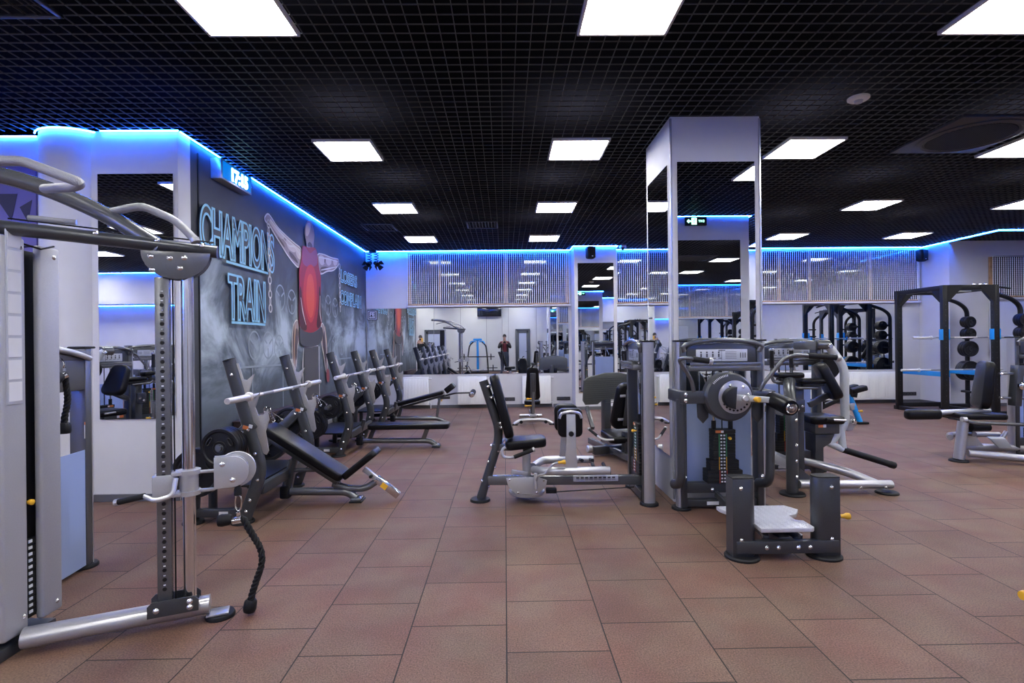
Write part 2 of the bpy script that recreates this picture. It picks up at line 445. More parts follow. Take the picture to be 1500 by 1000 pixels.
# ------------------------------------------------------------------ mirrors
def mirror(label, x0, x1, y, z0, z1, splits=(), face=-1, group=None):
    t = thing('wall_mirror', ((x0+x1)/2, y, z0), label, 'mirror', group)
    xs = [x0, *splits, x1]
    for a, b in zip(xs, xs[1:]):
        B().box(((a+b)/2, y+face*-.004, (z0+z1)/2), (b-a-.004, .008, z1-z0)).build('mirror_panel', M['mirror'], t, smooth=False)
    return t
mirror('wide wall mirror under the first chain curtain, left of the pilaster', -3.11, 1.46, YB-.012, .77, 2.27, (-1.6, -.05))
mirror('wide wall mirror under the long chain curtain, right of the pilaster', 2.52, 9.15, YB-.012, .77, 2.27, (4.2, 5.9, 7.5))
mirror('tall mirror on the front of the wall pilaster', 1.60, 2.38, 11.488, .36, 3.18)
mirror('tall mirror on the front face of the square column', 1.60, 2.32, 4.857, .42, 3.13)
mirror('tall mirror on the front left wall behind the cable tower', -3.885, -3.165, YF-.012, .79, 3.14)
mirror('mirror on the pier behind the camera', 2.9, 3.95, .912, .5, 3.15, (), 1)
t = thing('wall_mirror', (1.535, 5.28, .4), 'tall mirror on the left face of the square column', 'mirror')
B().box((1.541, 5.285, 1.77), (.008, .68, 2.72)).build('mirror_panel', M['mirror'], t, smooth=False)
t = thing('wall_mirror', (2.0, 5.72, .4), 'tall mirror on the rear face of the square column', 'mirror')
B().box((1.96, 5.707, 1.77), (.72, .008, 2.72)).build('mirror_panel', M['mirror'], t, smooth=False)
mirror('framed mirror on the right wall behind the power rack', 10.45, 12.2, 11.238, .75, 2.24)
mirror('wide mirror on the rear wall beyond the pier', 4.6, 12.0, -2.488, .6, 2.4, (6.4, 8.2, 10.0), 1)
# metal corner trims of the column
for n, (x, y) in enumerate(((1.548, 4.868), (2.372, 4.868))):
    struct(B().box((x, y, 1.78), (.018, .018, 3.5), .002).build('trim_%d' % (n+1), M['silver'], smooth=False))

# ------------------------------------------------------------------ windows with chain curtains
M['chain'] = mat('chain_silver', (.86, .87, .90), .4, .1)
def window(idx, x0, x1, y, posts, z0=2.33, z1=3.49):
    o = B().box(((x0+x1)/2, y-.004, (z0+z1)/2), (x1-x0, .008, z1-z0)).build('window_%d' % idx, M['darkglass'], smooth=False); struct(o)
    f = B()
    for x in posts: f.box((x, y-.022, (z0+z1)/2), (.07, .028, z1-z0), .004)
    f.box(((x0+x1)/2, y-.022, z0+.02), (x1-x0, .028, .04), .004)
    f.build('window_frame', M['wood'], o)
    B().box(((x0+x1)/2, y-.055, z0-.025), (x1-x0+.03, .12, .04), .006).build('window_sill', M['whitepaint'], o)
def chain_curtain(x0, x1, y, label, z0=2.35, z1=3.50, step=.046):
    t = thing('chain_curtain', ((x0+x1)/2, y, z0), label, 'curtain')
    t['kind'] = 'stuff'
    B().bar((x0, y, z1), (x1, y, z1), .02, .03, bev=.003).build('curtain_rail', M['silver'], t)
    b = B(); bm = b.bm
    n = int((x1-x0)/step)
    for i in range(n+1):
        x = x0+(x1-x0)*i/n; amp = .002
        z = z1; prev = None; k = 0
        while z > z0:
            r = .0115 if k % 2 == 0 else .0065
            ring = [bm.verts.new((x+r*c, y+r*s_, z)) for c, s_ in ((1, 0), (0, 1), (-1, 0), (0, -1))]
            if prev:
                for q in range(4): bm.faces.new((prev[q], prev[(q+1) % 4], ring[(q+1) % 4], ring[q]))
            prev = ring; k += 1; z -= .022
    o = b.build('chain_strands', M['chain'], t, smooth=False, fixn=False); o['kind'] = 'stuff'
    return t
window(1, -2.18, 1.48, YB, (-2.14, -1.46, .045, 1.44))
chain_curtain(-2.17, 1.47, YB-.09, 'silver chain curtain over the window above the wide mirror left of the pilaster')
window(2, 2.5, 9.5, YB, (2.54, 3.3, 4.8, 6.3, 7.0, 8.4))
chain_curtain(2.52, 9.48, YB-.09, 'silver chain curtain over the long window right of the pilaster')
window(3, 10.4, 12.3, 11.25, (10.43, 11.4, 12.27), 2.33, 3.2)
chain_curtain(10.42, 12.28, 11.16, 'silver chain curtain over the window behind the power rack', 2.35, 3.2)
tf = B()
for x in (10.42, 12.23): tf.box((x, 11.22, 1.5), (.06, .03, 1.56), .004)
struct(tf.build('trim_3', M['whitepaint'], smooth=False))

# ------------------------------------------------------------------ radiators, sockets
def radiator(x0, x1, label, m=None, z0=.09, z1=.715, y=YB):
    t = thing('radiator', ((x0+x1)/2, y-.07, z0), label, 'radiator', 'panel radiators under the mirrors')
    y = y-.03; b = B(); y0 = y-.12
    b.box(((x0+x1)/2, y-.07, (z0+z1)/2), (x1-x0, .10, z1-z0), .008)
    n = int((x1-x0)/.034)
    for i in range(n):
        x = x0+.02+(x1-x0-.04)*(i+.5)/n
        b.box((x, y0-.004, (z0+z1)/2), (.017, .014, z1-z0-.07), .004, seg=1)
    b.build('panel', m or M['radiator'], t)
    v = B(); v.cyl((x1+.0, y-.07, z0+.03), (x1+.05, y-.07, z0+.03), .012, seg=10); v.tube([(x1+.045, y-.07, z0+.03), (x1+.045, y-.07, .0)], .010, 8)
    v.build('pipe', M['whitepaint'], t)
    v = B(); v.cyl((x1+.002, y-.07, z1-.04), (x1+.07, y-.07, z1-.04), .017, seg=12)
    v.build('thermostat_valve', M['whitepaint'], t)
    for sx in (x0+.12, x1-.12): B().box((sx, y+.003, (z0+z1)/2), (.04, .05, .3)).build('bracket', M['whitepaint'], t)
radiator(-2.29, -1.72, 'white ribbed radiator behind the decline bench uprights')
radiator(-1.065, -.42, 'white ribbed radiator behind the foam roller of the decline bench')
radiator(.39, 1.03, 'white ribbed radiator behind the upright utility bench')
radiator(3.2, 3.81, 'white ribbed radiator partly hidden by the square column')
radiator(6.2, 8.95, 'long white ribbed radiator left of the black power rack')
def sockets(x, z, label, y=YB):
    t = thing('power_socket', (x, y, z), label, 'socket', 'rows of black wall sockets')
    B().box((x, y-.006, z), (.31, .012, .085), .003).build('cover_plate', M['ink'], t)
    for k in range(4):
        B().lathe((x-.111+.074*k, y-.012, z), (0, -1, 0), [(.03, 0), (.03, .004), (.025, .004), (.022, -.001), (0, -.001)], 16).build('outlet', M['rubber'], t)
sockets(.07, .185, 'row of black sockets between the second radiator and the utility bench')
sockets(1.33, .185, 'row of black sockets just left of the pilaster')
sockets(9.3, .2, 'row of black sockets in the right corner behind the power rack')
# dark radiators along the mural wall
def dark_radiator(y0, y1, label):
    t = thing('radiator', (XL+.07, (y0+y1)/2, .1), label, 'radiator')
    m = M['darkrad']
    b = B().box((XL+.07, (y0+y1)/2, .35), (.09, y1-y0, .5), .01)
    n = int((y1-y0)/.05)
    for i in range(n): b.box((XL+.117, y0+.03+(y1-y0-.06)*(i+.5)/n, .35), (.012, .026, .44), .003, seg=1)
    b.build('panel', m, t)
    B().box((XL+.07, (y0+y1)/2, .608), (.11, y1-y0+.01, .014), .003).build('top_grille', m, t)
    for yy in (y0+.1, y1-.1): B().box((XL+.05, yy, .055), (.03, .03, .11)).build('foot', m, t)
M['darkrad'] = mat('dark_brown_radiator', (.05, .028, .028), .4)
dark_radiator(6.1, 7.7, 'dark brown radiator on the mural wall behind the incline bench')
dark_radiator(8.5, 10.0, 'dark brown radiator on the mural wall behind the flat bench')

# ------------------------------------------------------------------ ceiling fittings
t = thing('air_conditioner', (4.75, 5.33, H), 'dark square ceiling cassette air conditioner with round grille, far right', 'air conditioner')
M['acdark'] = mat('ac_dark', (.035, .037, .045), .4)
fr = B()
fr.box((4.75, 5.33, H-.008), (.95, .95, .03), .006); fr.build('frame', M['acdark'], t)
B().lathe((4.75, 5.33, H-.023), (0, 0, -1), [(.44, 0), (.44, .012), (.40, .02), (.385, .006), (0, .006)], 48).build('ring', M['acdark'], t)
gr = B()
for k in range(-14, 15):
    xx = k*.024; hw = math.sqrt(max(0, .36**2-xx*xx))
    gr.box((4.75+xx, 5.33, H-.033), (.008, 2*hw, .012))
gr.build('grille', M['acdark'], t)
def vent(x, y, label, sx=.55, sy=.55):
    t = thing('ceiling_vent', (x, y, H), label, 'air vent', 'dark ceiling air vents')
    f = B()
    for a, b in ((-1, 0), (1, 0), (0, -1), (0, 1)): f.box((x+a*(sx/2-.015), y+b*(sy/2-.015), H-.006), (.03 if a else sx, .03 if b else sy, .02), .003)
    f.build('frame', M['acdark'], t)
    s = B()
    for k in range(9): s.box((x-sx/2+.03+(sx-.06)*(k+.5)/9, y, H-.002), (.022, sy-.05, .006), 0, Euler((0, .6, 0)).to_matrix())
    s.build('slats', M['acdark'], t)
vent(-.37, 9.3, 'dark square ceiling vent between the two middle rows of light panels')
vent(-2.2, 9.45, 'dark square ceiling vent close to the mural wall')
vent(-3.1, 3.05, 'dark square ceiling vent above the cable tower', .75, .6)
vent(4.5, 10.4, 'dark square ceiling vent right of the mirrored column')
t = thing('smoke_detector', (3.05, 4.5, H), 'round white detector disc on the black ceiling near the column', 'smoke detector')
B().lathe((3.05, 4.5, H), (0, 0, -1), [(0, 0), (.085, 0), (.085, .014), (.07, .026), (0, .026)], 32).build('base', M['radiator'], t)
B().lathe((3.05, 4.5, H-.026), (0, 0, -1), [(.035, 0), (.03, .02), (0, .022)], 24).build('lens', M['labelgrey'], t)

def speaker(x, y, z, label, d=(-.3, -1)):
    t = thing('speaker', (x, y, z-.1), label, 'speaker', 'black wall speakers')
    a = math.atan2(d[0], -d[1]); T = Matrix.Translation((x, y, z)) @ Matrix.Rotation(-a, 4, 'Z')
    B(T).box((0, 0, 0), (.19, .17, .27), .05, seg=3).build('cabinet', M['rubber'], t)
    B(T).box((0, -.088, 0), (.15, .012, .23), .005).build('grille', M['grip'], t)
    B(T).box((0, -.096, -.085), (.03, .004, .012)).build('badge', M['white'], t)
    b = B(T); b.tube([(0, .085, 0), (0, .165, 0), (0, .165, .16)], .012, 8); b.build('bracket', M['rubber'], t)
speaker(1.86, 11.345, 3.38, 'black speaker above the tall mirror of the wall pilaster')
speaker(9.44, 11.86, 3.34, 'black speaker in the right rear corner above the power rack')
t = thing('security_camera', (2.6, 11.55, H), 'small white dome camera under the ceiling beside the pilaster', 'camera')
B().lathe((2.6, 11.55, H+.02), (0, 0, -1), [(0, 0), (.075, 0), (.075, .05), (0, .05)], 20).build('base', M['whitepaint'], t)
B().ball((2.6, 11.55, H-.04), .045).build('dome', M['darkglass'], t)
# cluster spotlights in the corner
t = thing('spotlight', (-2.9, 11.8, H), 'pair of black stage spotlights on coiled hangers in the left rear corner', 'spotlight')
B().box((-2.9, 11.8, H-.03), (.16, .1, .06), .01).build('mount', M['rubber'], t)
for sx in (-1, 1):
    c = B(); c.tube([(-2.9+sx*.075+.045*math.cos(a*.5), 11.8+.045*math.sin(a*.5), H-.06-.0045*a) for a in range(52)], .008, 6); c.build('coil', M['rubber'], t)
    c0 = V((-2.9+sx*.075, 11.8, H-.30)); d = V((sx*.5+.3, -.8, -.5)).normalized()
    B().lathe(c0, d, [(0, -.06), (.045, -.05), (.05, .02), (.055, .07), (.05, .07), (.04, .05), (0, .05)], 20).build('lamp_head', M['rubber'], t)
    f = B()
    x = d.orthogonal().normalized(); y = d.cross(x)
    for a in (x, -x, y, -y):
        q = c0+d*.07; p2 = a.cross(d)
        f.prism([q+a*.05-p2*.04, q+a*.05+p2*.04, q+a*.10+p2*.06+d*.07, q+a*.10-p2*.06+d*.07], a*.004)
    f.build('barn_door', M['rubber'], t)
# framed FE sign
t = thing('wall_sign', (-3.0, YB-.03, 2.0), 'small square framed FE sign at the left end of the wide mirror', 'sign')
x0, z0, s = -3.10, 2.01, .225; yy = YB-.025
B().box((x0+s/2, yy, z0+s/2), (s, .02, s), .003).build('backing', M['ink'], t)
f = B()
for a, b in ((-1, 0), (1, 0), (0, -1), (0, 1)): f.box((x0+s/2+a*(s/2-.022), yy-.012, z0+s/2+b*(s/2-.022)), (.012 if a else s-.032, .006, .012 if b else s-.032))
f.build('white_border', M['white'], t, smooth=False)
Tt = Matrix(((1, 0, 0, 0), (0, 0, -1, 0), (0, 1, 0, 0), (0, 0, 0, 1)))
add_mesh('lettering', text_mesh('FE', .13, Matrix.Translation((x0+s/2, yy-.012, z0+.088)) @ Tt, .002, align='CENTER', bold=.004), M['white'], t)
add_mesh('lettering', text_mesh('ROOM', .042, Matrix.Translation((x0+s/2, yy-.012, z0+.045)) @ Tt, .002, align='CENTER', bold=.002), M['white'], t)

# digital clock on the mural wall
t = thing('digital_clock', (XL+.06, 6.05, 3.28), 'glowing cyan digital clock box at the top of the mural wall', 'clock')
B().box((XL+.06, 6.06, 3.385), (.12, .68, .22), .004).build('case', M['silver'], t)
B().box((XL+.121, 6.06, 3.385), (.004, .63, .18)).build('screen', mat('clock_screen', (.01, .03, .08), .3, emit=(.0, .15, .6), estr=.5), t, smooth=False)
TM = Matrix(((0, 0, 1, 0), (1, 0, 0, 0), (0, 1, 0, 0), (0, 0, 0, 1)))
M['digit'] = emat('clock_digits', (.35, .85, 1.0), 9)
add_mesh('digits', text_mesh('17:15', .19, Matrix.Translation((XL+.125, 6.10, 3.315)) @ TM, .001, align='CENTER', bold=.008, sx=.95), M['digit'], t)
# exit sign on the pier behind the camera
t = thing('exit_sign', (3.2, .93, 3.39), 'green lit exit sign with arrow on the pier behind the camera', 'exit sign')
B().box((3.2, .925, 3.46), (.36, .04, .14), .004).build('case', M['rubber'], t)
M['exit'] = emat('exit_green', (.25, 1.0, .6), 3)
Tx = Matrix(((-1, 0, 0, 0), (0, 0, 1, 0), (0, 1, 0, 0), (0, 0, 0, 1)))
def exl(pts): 
    return [V((3.2-p[0], .946, 3.46+p[1])) for p in pts]
e = B(); e.prism(exl([(.155, 0), (.12, .035), (.12, .012), (.08, .012), (.08, -.012), (.12, -.012), (.12, -.035)]), (0, .002, 0)); e.build('arrow', M['exit'], t, smooth=False)
e = B(); e.prism(exl([(.075, -.055), (.075, .055), (-.01, .055), (-.01, -.055)]), (0, .002, 0)); e.build('running_figure_panel', M['exit'], t, smooth=False)
e = B(); e.ball((3.2-.02, .95, 3.46+.035), .012, (1, .2, 1)); e.tube(exl([(.03, .02), (.035, -.01), (.06, -.03)]), .006, 6); e.tube(exl([(.035, -.01), (.015, -.04)]), .006, 6); e.tube(exl([(.06, .01), (.03, .018), (.005, .0)]), .005, 6)
e.build('running_figure', M['rubber'], t)
add_mesh('lettering', text_mesh('EXIT', .05, Matrix.Translation((3.2+.09, .947, 3.445)) @ Tx, .001, align='CENTER'), M['exit'], t)

# ------------------------------------------------------------------ rear wall (seen in the mirrors)
def door(idx, x0, x1, z1=2.12):
    y = -2.5
    o = B()
    for x in (x0+.04, x1-.04): o.box((x, y+.03, z1/2), (.08, .07, z1), .004)
    o.box(((x0+x1)/2, y+.03, z1-.04), (x1-x0, .07, .08), .004)
    d = struct(o.build('door_%d' % idx, M['doorframe']))
    lf = B()
    for x in (x0+.13, x1-.13): lf.box((x, y+.03, z1/2-.03), (.10, .045, z1-.1), .003)
    for z in (z1-.14, .15): lf.box(((x0+x1)/2, y+.03, z), (x1-x0-.16, .045, .14 if z > 1 else .25), .003)
    lf.build('door_leaf', M['doorframe'], d)
    B().box(((x0+x1)/2, y+.03, z1/2), (x1-x0-.34, .012, z1-.4)).build('door_glass', M['doorglass'], d, smooth=False)
    h = B(); h.tube([(x1-.12, y+.055, 1.0), (x1-.12, y+.10, 1.0), (x1-.24, y+.10, 1.0)], .011, 8, bend=.02); h.build('door_handle', M['chrome'], d)
door(1, -4.0, -2.95); door(2, .55, 1.28)
for n, x in enumerate((-2.2, -.9, .2, 1.6)):
    struct(B().box((x, -2.497, 1.8), (.012, .008, 3.5)).build('trim_%d' % (n+4), M['base'], smooth=False))
t = thing('television', (-.75, -2.42, 2.8), 'black flat television hung high on the rear wall, seen in the wide mirror', 'television')
B().box((-.75, -2.4, 3.1), (1.2, .05, .69), .008).build('screen', M['darkglass'], t)
B().box((-.75, -2.45, 3.1), (.3, .09, .3)).build('wall_bracket', M['rubber'], t)
# ------------------------------------------------------------------ shared machine parts
def tower(root, T, w, h=1.48, stack_x=0.0, guard=True, console=True, depth=.11, split=True, gz=(.16, 1.0), lite=False, arch=True):
    """selectorised weight tower; local x = width, front = -y"""
    for sx in (-1, 1):
        x = sx*w/2
        B(T).box((x-sx*.012, 0, h/2+.01), (.055, depth, h-.02), .008).build('tower_post', M['paint'], root)
        b = B(T); b.tube([(x+sx*.020, 0, .02), (x+sx*.020, 0, h)], .024, 16, ry=depth*.46, up=(0, 1, 0)); b.build('post_cover', M['post'], root)
        B(T).box((x, 0, h+.004), (.098, depth+.012, .016), .007).build('post_cap', M['rubber'], root)
        b = B(T); b.lathe((x, 0, 0), (0, 0, 1), [(0, 0), (.085, 0), (.085, .012), (.078, .022), (0, .022)], 24); b.build('foot_pad', M['rubber'], root)
    B(T).box((0, 0, .19), (w-.05, .07, .09), .006).build('lower_crossbar', M['paint'], root)
    B(T).box((0, 0, .055), (w-.05, .07, .06), .005).build('base_crossbar', M['paint'], root)
    B(T).box((-w*.1, -.037, .055), (.13, .003, .03)).build('rating_label', M['white'], root)
    iw = w-.09
    if console:
        n = 14
        pts = [(-iw/2, -.055, h-.19), (iw/2, -.055, h-.19)] + [(iw/2*math.cos(PI*k/n), -.055, h-.07+.055*math.sin(PI*k/n)) for k in range(n+1)]
        B(T).prism(pts, (0, .04, 0), .004).build('console_panel', M['paint'], root)
        pl = B(T).box((0, -.058, h-.125), (iw*.74, .006, .105), .002).build('placard', M['labelgrey'], root)
        ik = B(T)
        for k in range(4):
            x = -iw*.30+iw*.085*k
            ik.ball((x, -.062, h-.098), .008, (1, .2, 1), 8); ik.box((x, -.062, h-.125), (.014, .002, .03)); ik.box((x+.012, -.062, h-.15), (.03, .002, .006))
        for k in range(5): ik.box((iw*.13, -.062, h-.095-.014*k), (iw*.16, .002, .003))
        for k in range(3): ik.box((iw*.27+.02*k, -.062, h-.125), (.006, .002, .045))
        ik.box((0, -.062, h-.082), (.06, .002, .007)); ik.box((-.002, -.062, h-.125), (.002, .002, .10))
        ik.build('placard_print', M['ink'], pl, smooth=False)
        sh = B(T)
        sh.box((0, -.075, h-.235), (iw+.02, .11, .05), .012)
        sh.box((0, -.132, h-.20), (iw, .010, .03), .004); sh.box((-iw*.12, -.08, h-.20), (.006, .09, .03)); sh.box((iw*.12, -.08, h-.20), (.006, .09, .03))
        sh.build('tray', M['paint2'], root)
        B(T).box((0, -.125, h-.215), (iw*.9, .012, .008), .002).build('tray_rim', M['silver'], root)
    if arch:
        b = B(T); n = 12
        b.tube([(-w/2+.02, -.06, h-.09)] + [(w/2*1.0*math.sin(-PI/2*.92+PI*.92*k/n), -.075, h-.055+.065*math.cos(-PI/2*.92+PI*.92*k/n)) for k in range(n+1)] + [(w/2-.02, -.06, h-.09)], .021, 12, up=(0, 1, 0))
        b.build('arch_handle', M['paint2'], root)
    B(T).box((0, .03, h-.05), (w-.04, .05, .06), .006).build('upper_crossbar', M['paint'], root)
    # guide rods, stack
    zt = h-.26
    for sx in (-1, 1):
        b = B(T); b.cyl((stack_x+sx*.075, 0, .22), (stack_x+sx*.075, 0, zt+.1), .011, seg=10); b.build('guide_rod', M['chrome'], root)
    b = B(T); b.cyl((stack_x, 0, .68), (stack_x, 0, zt+.06), .005, seg=6); b.build('cable', M['rubber'], root)
    z = .235; sizes = [.31]*4+[.255]*3+[.195]*8
    for i, sz in enumerate(sizes):
        B(T).box((stack_x, 0, z+.0135), (sz, .10 if sz < .3 else .12, .027), .002, seg=1).build('weight_plate', M['stack'], root, smooth=False)
        z += .0288
    B(T).box((stack_x, 0, z+.018), (.20, .10, .034), .003).build('stack_head', M['stack'], root)
    for sx in (-1, 1):
        B(T).cyl((stack_x+sx*.075, 0, z+.03), (stack_x+sx*.075, 0, z+.11), .02, seg=12).build('bushing', M['rubber'], root)
    B(T).box((stack_x-.045, -.053, z+.018), (.07, .004, .022)).build('warning_label', M['orange'], root)
    B(T).box((stack_x-.02, -.0555, z+.018), (.022, .002, .018)).build('label_patch', M['white'], root)
    tk = B(T); cl = {'green': B(T), 'yellow': B(T), 'red': B(T)}
    zz = .235
    for i, sz in enumerate(sizes):
        yy = -(.10 if sz < .3 else .12)/2-.001
        for dx in (-.013, .013): tk.box((stack_x+dx-.015, yy, zz+.0145), (.015, .003, .013))
        c = cl['red' if i < 4 else 'yellow' if i < 8 else 'green']
        for dx in (-.032, .032): c.box((stack_x+dx-.015, yy, zz+.0135), (.006, .003, .027))
        zz += .0288
    tk.build('number_strip', M['white'], root, smooth=False)
    for k, b in cl.items(): b.build('colour_strip', M[k], root, smooth=False)
    b = B(T); b.lathe((stack_x+.035, -.05, z-.035), (0, -1, 0), [(0, 0), (.006, 0), (.006, .02), (.012, .022), (.014, .04), (.008, .048), (0, .05)], 12); b.build('selector_pin', M['yellow'], root)
    if guard:
        n = 8; g0, g1 = gz
        gp = []
        for k in range(n+1):
            x = -w/2+.05+(w-.10)*k/n; gp.append((x, .05+.025*math.sin(PI*k/n)))
        b = B(T)
        for (xa, ya), (xb, yb) in zip(gp, gp[1:]):
            b.prism([(xa, ya, g0), (xb, yb, g0), (xb, yb, g1), (xa, ya, g1)], (0, .006, 0))
        b.build('rear_guard', M['acrylic'], root, fixn=True)
    return root

def pad(T, outline_w, outline_h, th, taper=1.0, r=.05, bev=.016):
    """upholstered pad in local xz plane (x width, z height), thickness along +y; taper = top width ratio"""
    w, h = outline_w/2, outline_h/2
    pts = []
    for cx, cz, a0 in ((w-r, -h+r, -PI/2), (w*taper-r, h-r, 0), (-w*taper+r, h-r, PI/2), (-w+r, -h+r, PI)):
        for k in range(6): a = a0+PI/2*k/5; pts.append((cx+r*math.cos(a), 0, cz+r*math.sin(a)))
    return B(T).prism(pts, (0, th, 0), bev, 3)
def frame_T(o, x, z):
    """matrix with local x->x, z->z, y = z cross x, origin o"""
    x = V(x).normalized(); z = V(z); z = (z-x*z.dot(x)).normalized(); y = z.cross(x)
    m = Matrix((x, y, z)).transposed().to_4x4(); m.translation = V(o); return m
def oval(b, pts, r, ry, bend=.06, up=(0, 1, 0), seg=16):
    b.tube(pts, r, seg, bend, ry=ry, up=up); return b
def rope(b, pts, r=.016):
    """three twisted strands along a polyline"""
    P = fillet(pts, .2, 10); S = [P[0]]
    for a, c in zip(P, P[1:]):
        n = max(1, int((c-a).length/.012))
        S += [a+(c-a)*k/n for k in range(1, n+1)]
    # frames by parallel transport
    x = None
    fr = []
    for i, p in enumerate(S):
        t = (S[min(i+1, len(S)-1)]-S[max(i-1, 0)]).normalized()
        x = t.orthogonal().normalized() if x is None else (x-t*x.dot(t)).normalized()
        fr.append((p, x.copy(), t.cross(x)))
    L = 0
    for s in range(3):
        q = []; L = 0
        for i, (p, x, y) in enumerate(fr):
            if i: L += (S[i]-S[i-1]).length
            a = L/.075*2*PI/1.0+s*2*PI/3
            q.append(p+x*(r*.55*math.cos(a))+y*(r*.55*math.sin(a)))
        b.tube(q, r*.6, 8)
    return b
# ================================================================== cable tower (left foreground)
t = thing('cable_crossover_tower', (-2.0, 2.75, 0), 'tall grey adjustable cable tower with pull-up arms in the left foreground', 'gym machine')
a0, a1 = V((-2.36, 2.62, .075)), V((-1.63, 2.935, .075)); ax = (a1-a0).normalized(); pr_ = V((-ax.y, ax.x, 0))
b = B(); b.tube([a0, a1], .055, 18, ry=.048, up=(0, 0, 1)); b.build('base_tube', M['post'], t)
fp = B(); e = a1+ax*.02
fp.lathe((e.x+.03, e.y+.005, 0), (0, 0, 1), [(0, 0), (.075, 0), (.075, .012), (.07, .02), (0, .02)], 24); fp.build('foot_pad', M['rubber'], t)
B().box((e.x+.02, e.y, .026), (.11, .09, .012), .005, Euler((0, 0, .4)).to_matrix()).build('foot_plate', M['post'], t)
up0 = V((-1.80, 2.825, 0)); ch0 = V((-1.702, 2.875, 0))
ua = math.atan2(ax.y, ax.x); RU = Euler((0, 0, ua)).to_matrix()
TU = Matrix.Translation(up0) @ RU.to_4x4()
# gusset saddle
b = B(TU)
for sy in (-1, 1):
    b.prism([(-.075, sy*.05, .09), (.155, sy*.05, .09), (.155, sy*.05, .15), (.135, sy*.05, .17), (-.055, sy*.05, .17), (-.075, sy*.05, .15)], (0, .008*sy, 0), .002)
b.box((.04, 0, .125), (.22, .10, .01)); b.build('saddle_bracket', M['paint'], t)
for x, z in ((-.035, .125), (.115, .145), (.115, .115)): bolt(t, TU @ V((x, -.058, z)), TU.to_3x3() @ V((0, -1, 0)))
# drilled upright
b = B(TU); b.box((0, 0, .985), (.066, .06, 1.73), .006); b.build('drilled_upright', M['paint2'], t)
b = B(TU); n = B(TU)
z = .22
while z < 1.80:
    b.lathe((0, -.0295, z), (0, -1, 0), [(.0, .0012), (.0095, .0012), (.0105, .0005)], 14); n.box((0, -.0306, z+.022), (.010, .0012, .005)); z += .0495
b.build('adjustment_holes', M['rubber'], t); n.build('hole_numbers', M['labelgrey'], t, smooth=False)
b = B(); b.cyl(ch0+V((0, 0, .15)), ch0+V((0, 0, 1.86)), .031, seg=24); b.build('guide_post', M['chrome'], t)
b = B(TU); b.cyl((.045, .0, .15), (.045, 0, 1.86), .004, seg=6); b.build('cable', M['rubber'], t)
# head plate (half disc)
b = B(TU); hp = [(-.09, -.042, 1.985), (.225, -.042, 1.985)] + [(.0675+.1575*math.cos(a), -.042, 1.985-.145*math.sin(a)) for a in [PI*k/18 for k in range(1, 18)]]
b.prism(hp, (0, .008, 0), .002); b.prism([(x, .042, z) for x, y, z in hp], (0, -.008, 0), .002); b.build('pulley_housing', M['paint2'], t)
for x, z in ((-.045, 1.955), (.04, 1.95), (.105, 1.955), (.085, 1.90), (-.04, 1.885)): bolt(t, TU @ V((x, -.042, z)), TU.to_3x3() @ V((0, -1, 0)), .012)
# top boom (oval) from the shroud to beyond the upright
b = B(); pA = V((-2.47, 2.565, 2.075)); pB = TU @ V((.255, 0, 2.0)); b.tube([pA, pB], .042, 18, ry=.034); b.build('top_boom', M['paint'], t)
for f in (.45, .72, .93):
    p = pA.lerp(pB, f); bolt(t, p+V((ax.y*.033, -ax.x*.033, .02)), (ax.y, -ax.x, .3), .011)
b = B(); b.tube([(-2.45, 2.66, 2.13), (-1.62, 2.99, 2.065), TU @ V((.215, .03, 2.05))], .004, 6); b.build('cable', M['rubber'], t)
b = B(); b.cyl((-2.36, 2.67, 2.135), (-2.18, 2.74, 2.125), .014, seg=10); b.build('cable_ferrule', M['silver'], t)
# pull-up arch
b = B(); arch = [(-2.95, 2.55, 2.40), (-2.66, 2.66, 2.385), (-2.38, 2.75, 2.325), (-2.10, 2.83, 2.19), (-1.90, 2.84, 2.065), (-1.80, 2.83, 2.0)]
b.tube(fillet(arch, .14, 8), .042, 16); b.build('pull_up_arch', M['paint2'], t)
b = B(); b.tube([(-2.27, 2.66, 2.275), (-2.0, 2.5, 2.235), (-1.93, 2.46, 2.24), (-2.20, 2.46, 2.345), (-2.55, 2.36, 2.305), (-2.8, 2.3, 2.25)], .0225, 14, bend=.035); b.build('pull_up_grip', M['knurl'], t)
b = B(); b.tube([(-2.07, 2.83, 2.20), (-1.89, 2.80, 2.225), (-1.72, 2.81, 2.15), (-1.628, 2.82, 2.05)], .0205, 14, bend=.05); b.build('pull_up_grip', M['knurl'], t)
b = B(); b.cyl((-1.63, 2.82, 2.055), (-1.622, 2.82, 2.035), .024, seg=14); b.build('grip_cap', M['silver'], t)
# weight shrouds
sA = [(-2.62, 2.50), (-2.40, 2.53), (-2.375, 2.66)]
def shroud(x0, y0, x1, y1, z0a, z0b, z1a, z1b, th):
    return B().prism([(x0, y0, z0a), (x1, y1, z0b), (x1, y1, z1b), (x0, y0, z1a)], th, .006)
T1 = V((-2.385, 2.50, 0)); T2 = V((-2.385, 2.60, 0))
b = B(); b.box((-2.495, 2.6025, 1.06), (.24, .135, 1.94), .014, seg=3); b.build('front_shroud', M['shroud'], t)
pl = B(); pl.box((-2.374, 2.603, 1.645), (.006, .085, .86), .002); pl = pl.build('exercise_chart', M['labelgrey'], t)
b = B()
for k in range(8): b.box((-2.370, 2.603, 2.02-.106*k), (.003, .068, .092))
b.build('chart_pictures', M['white'], pl, smooth=False)
b = B(); b.box((-2.382, 2.795, 1.06), (.038, .125, 1.9), .012, seg=3); b.build('rear_shroud', M['shroud'], t)
b = B(); b.box((-2.505, 2.74, 1.05), (.17, .18, 1.86), .004); b.build('stack_housing', M['rubber'], t)
for i in range(12): B().box((-2.44, 2.715, .16+.032*i), (.09, .115, .029), .002, seg=1).build('weight_plate', M['stack'], t, smooth=False)
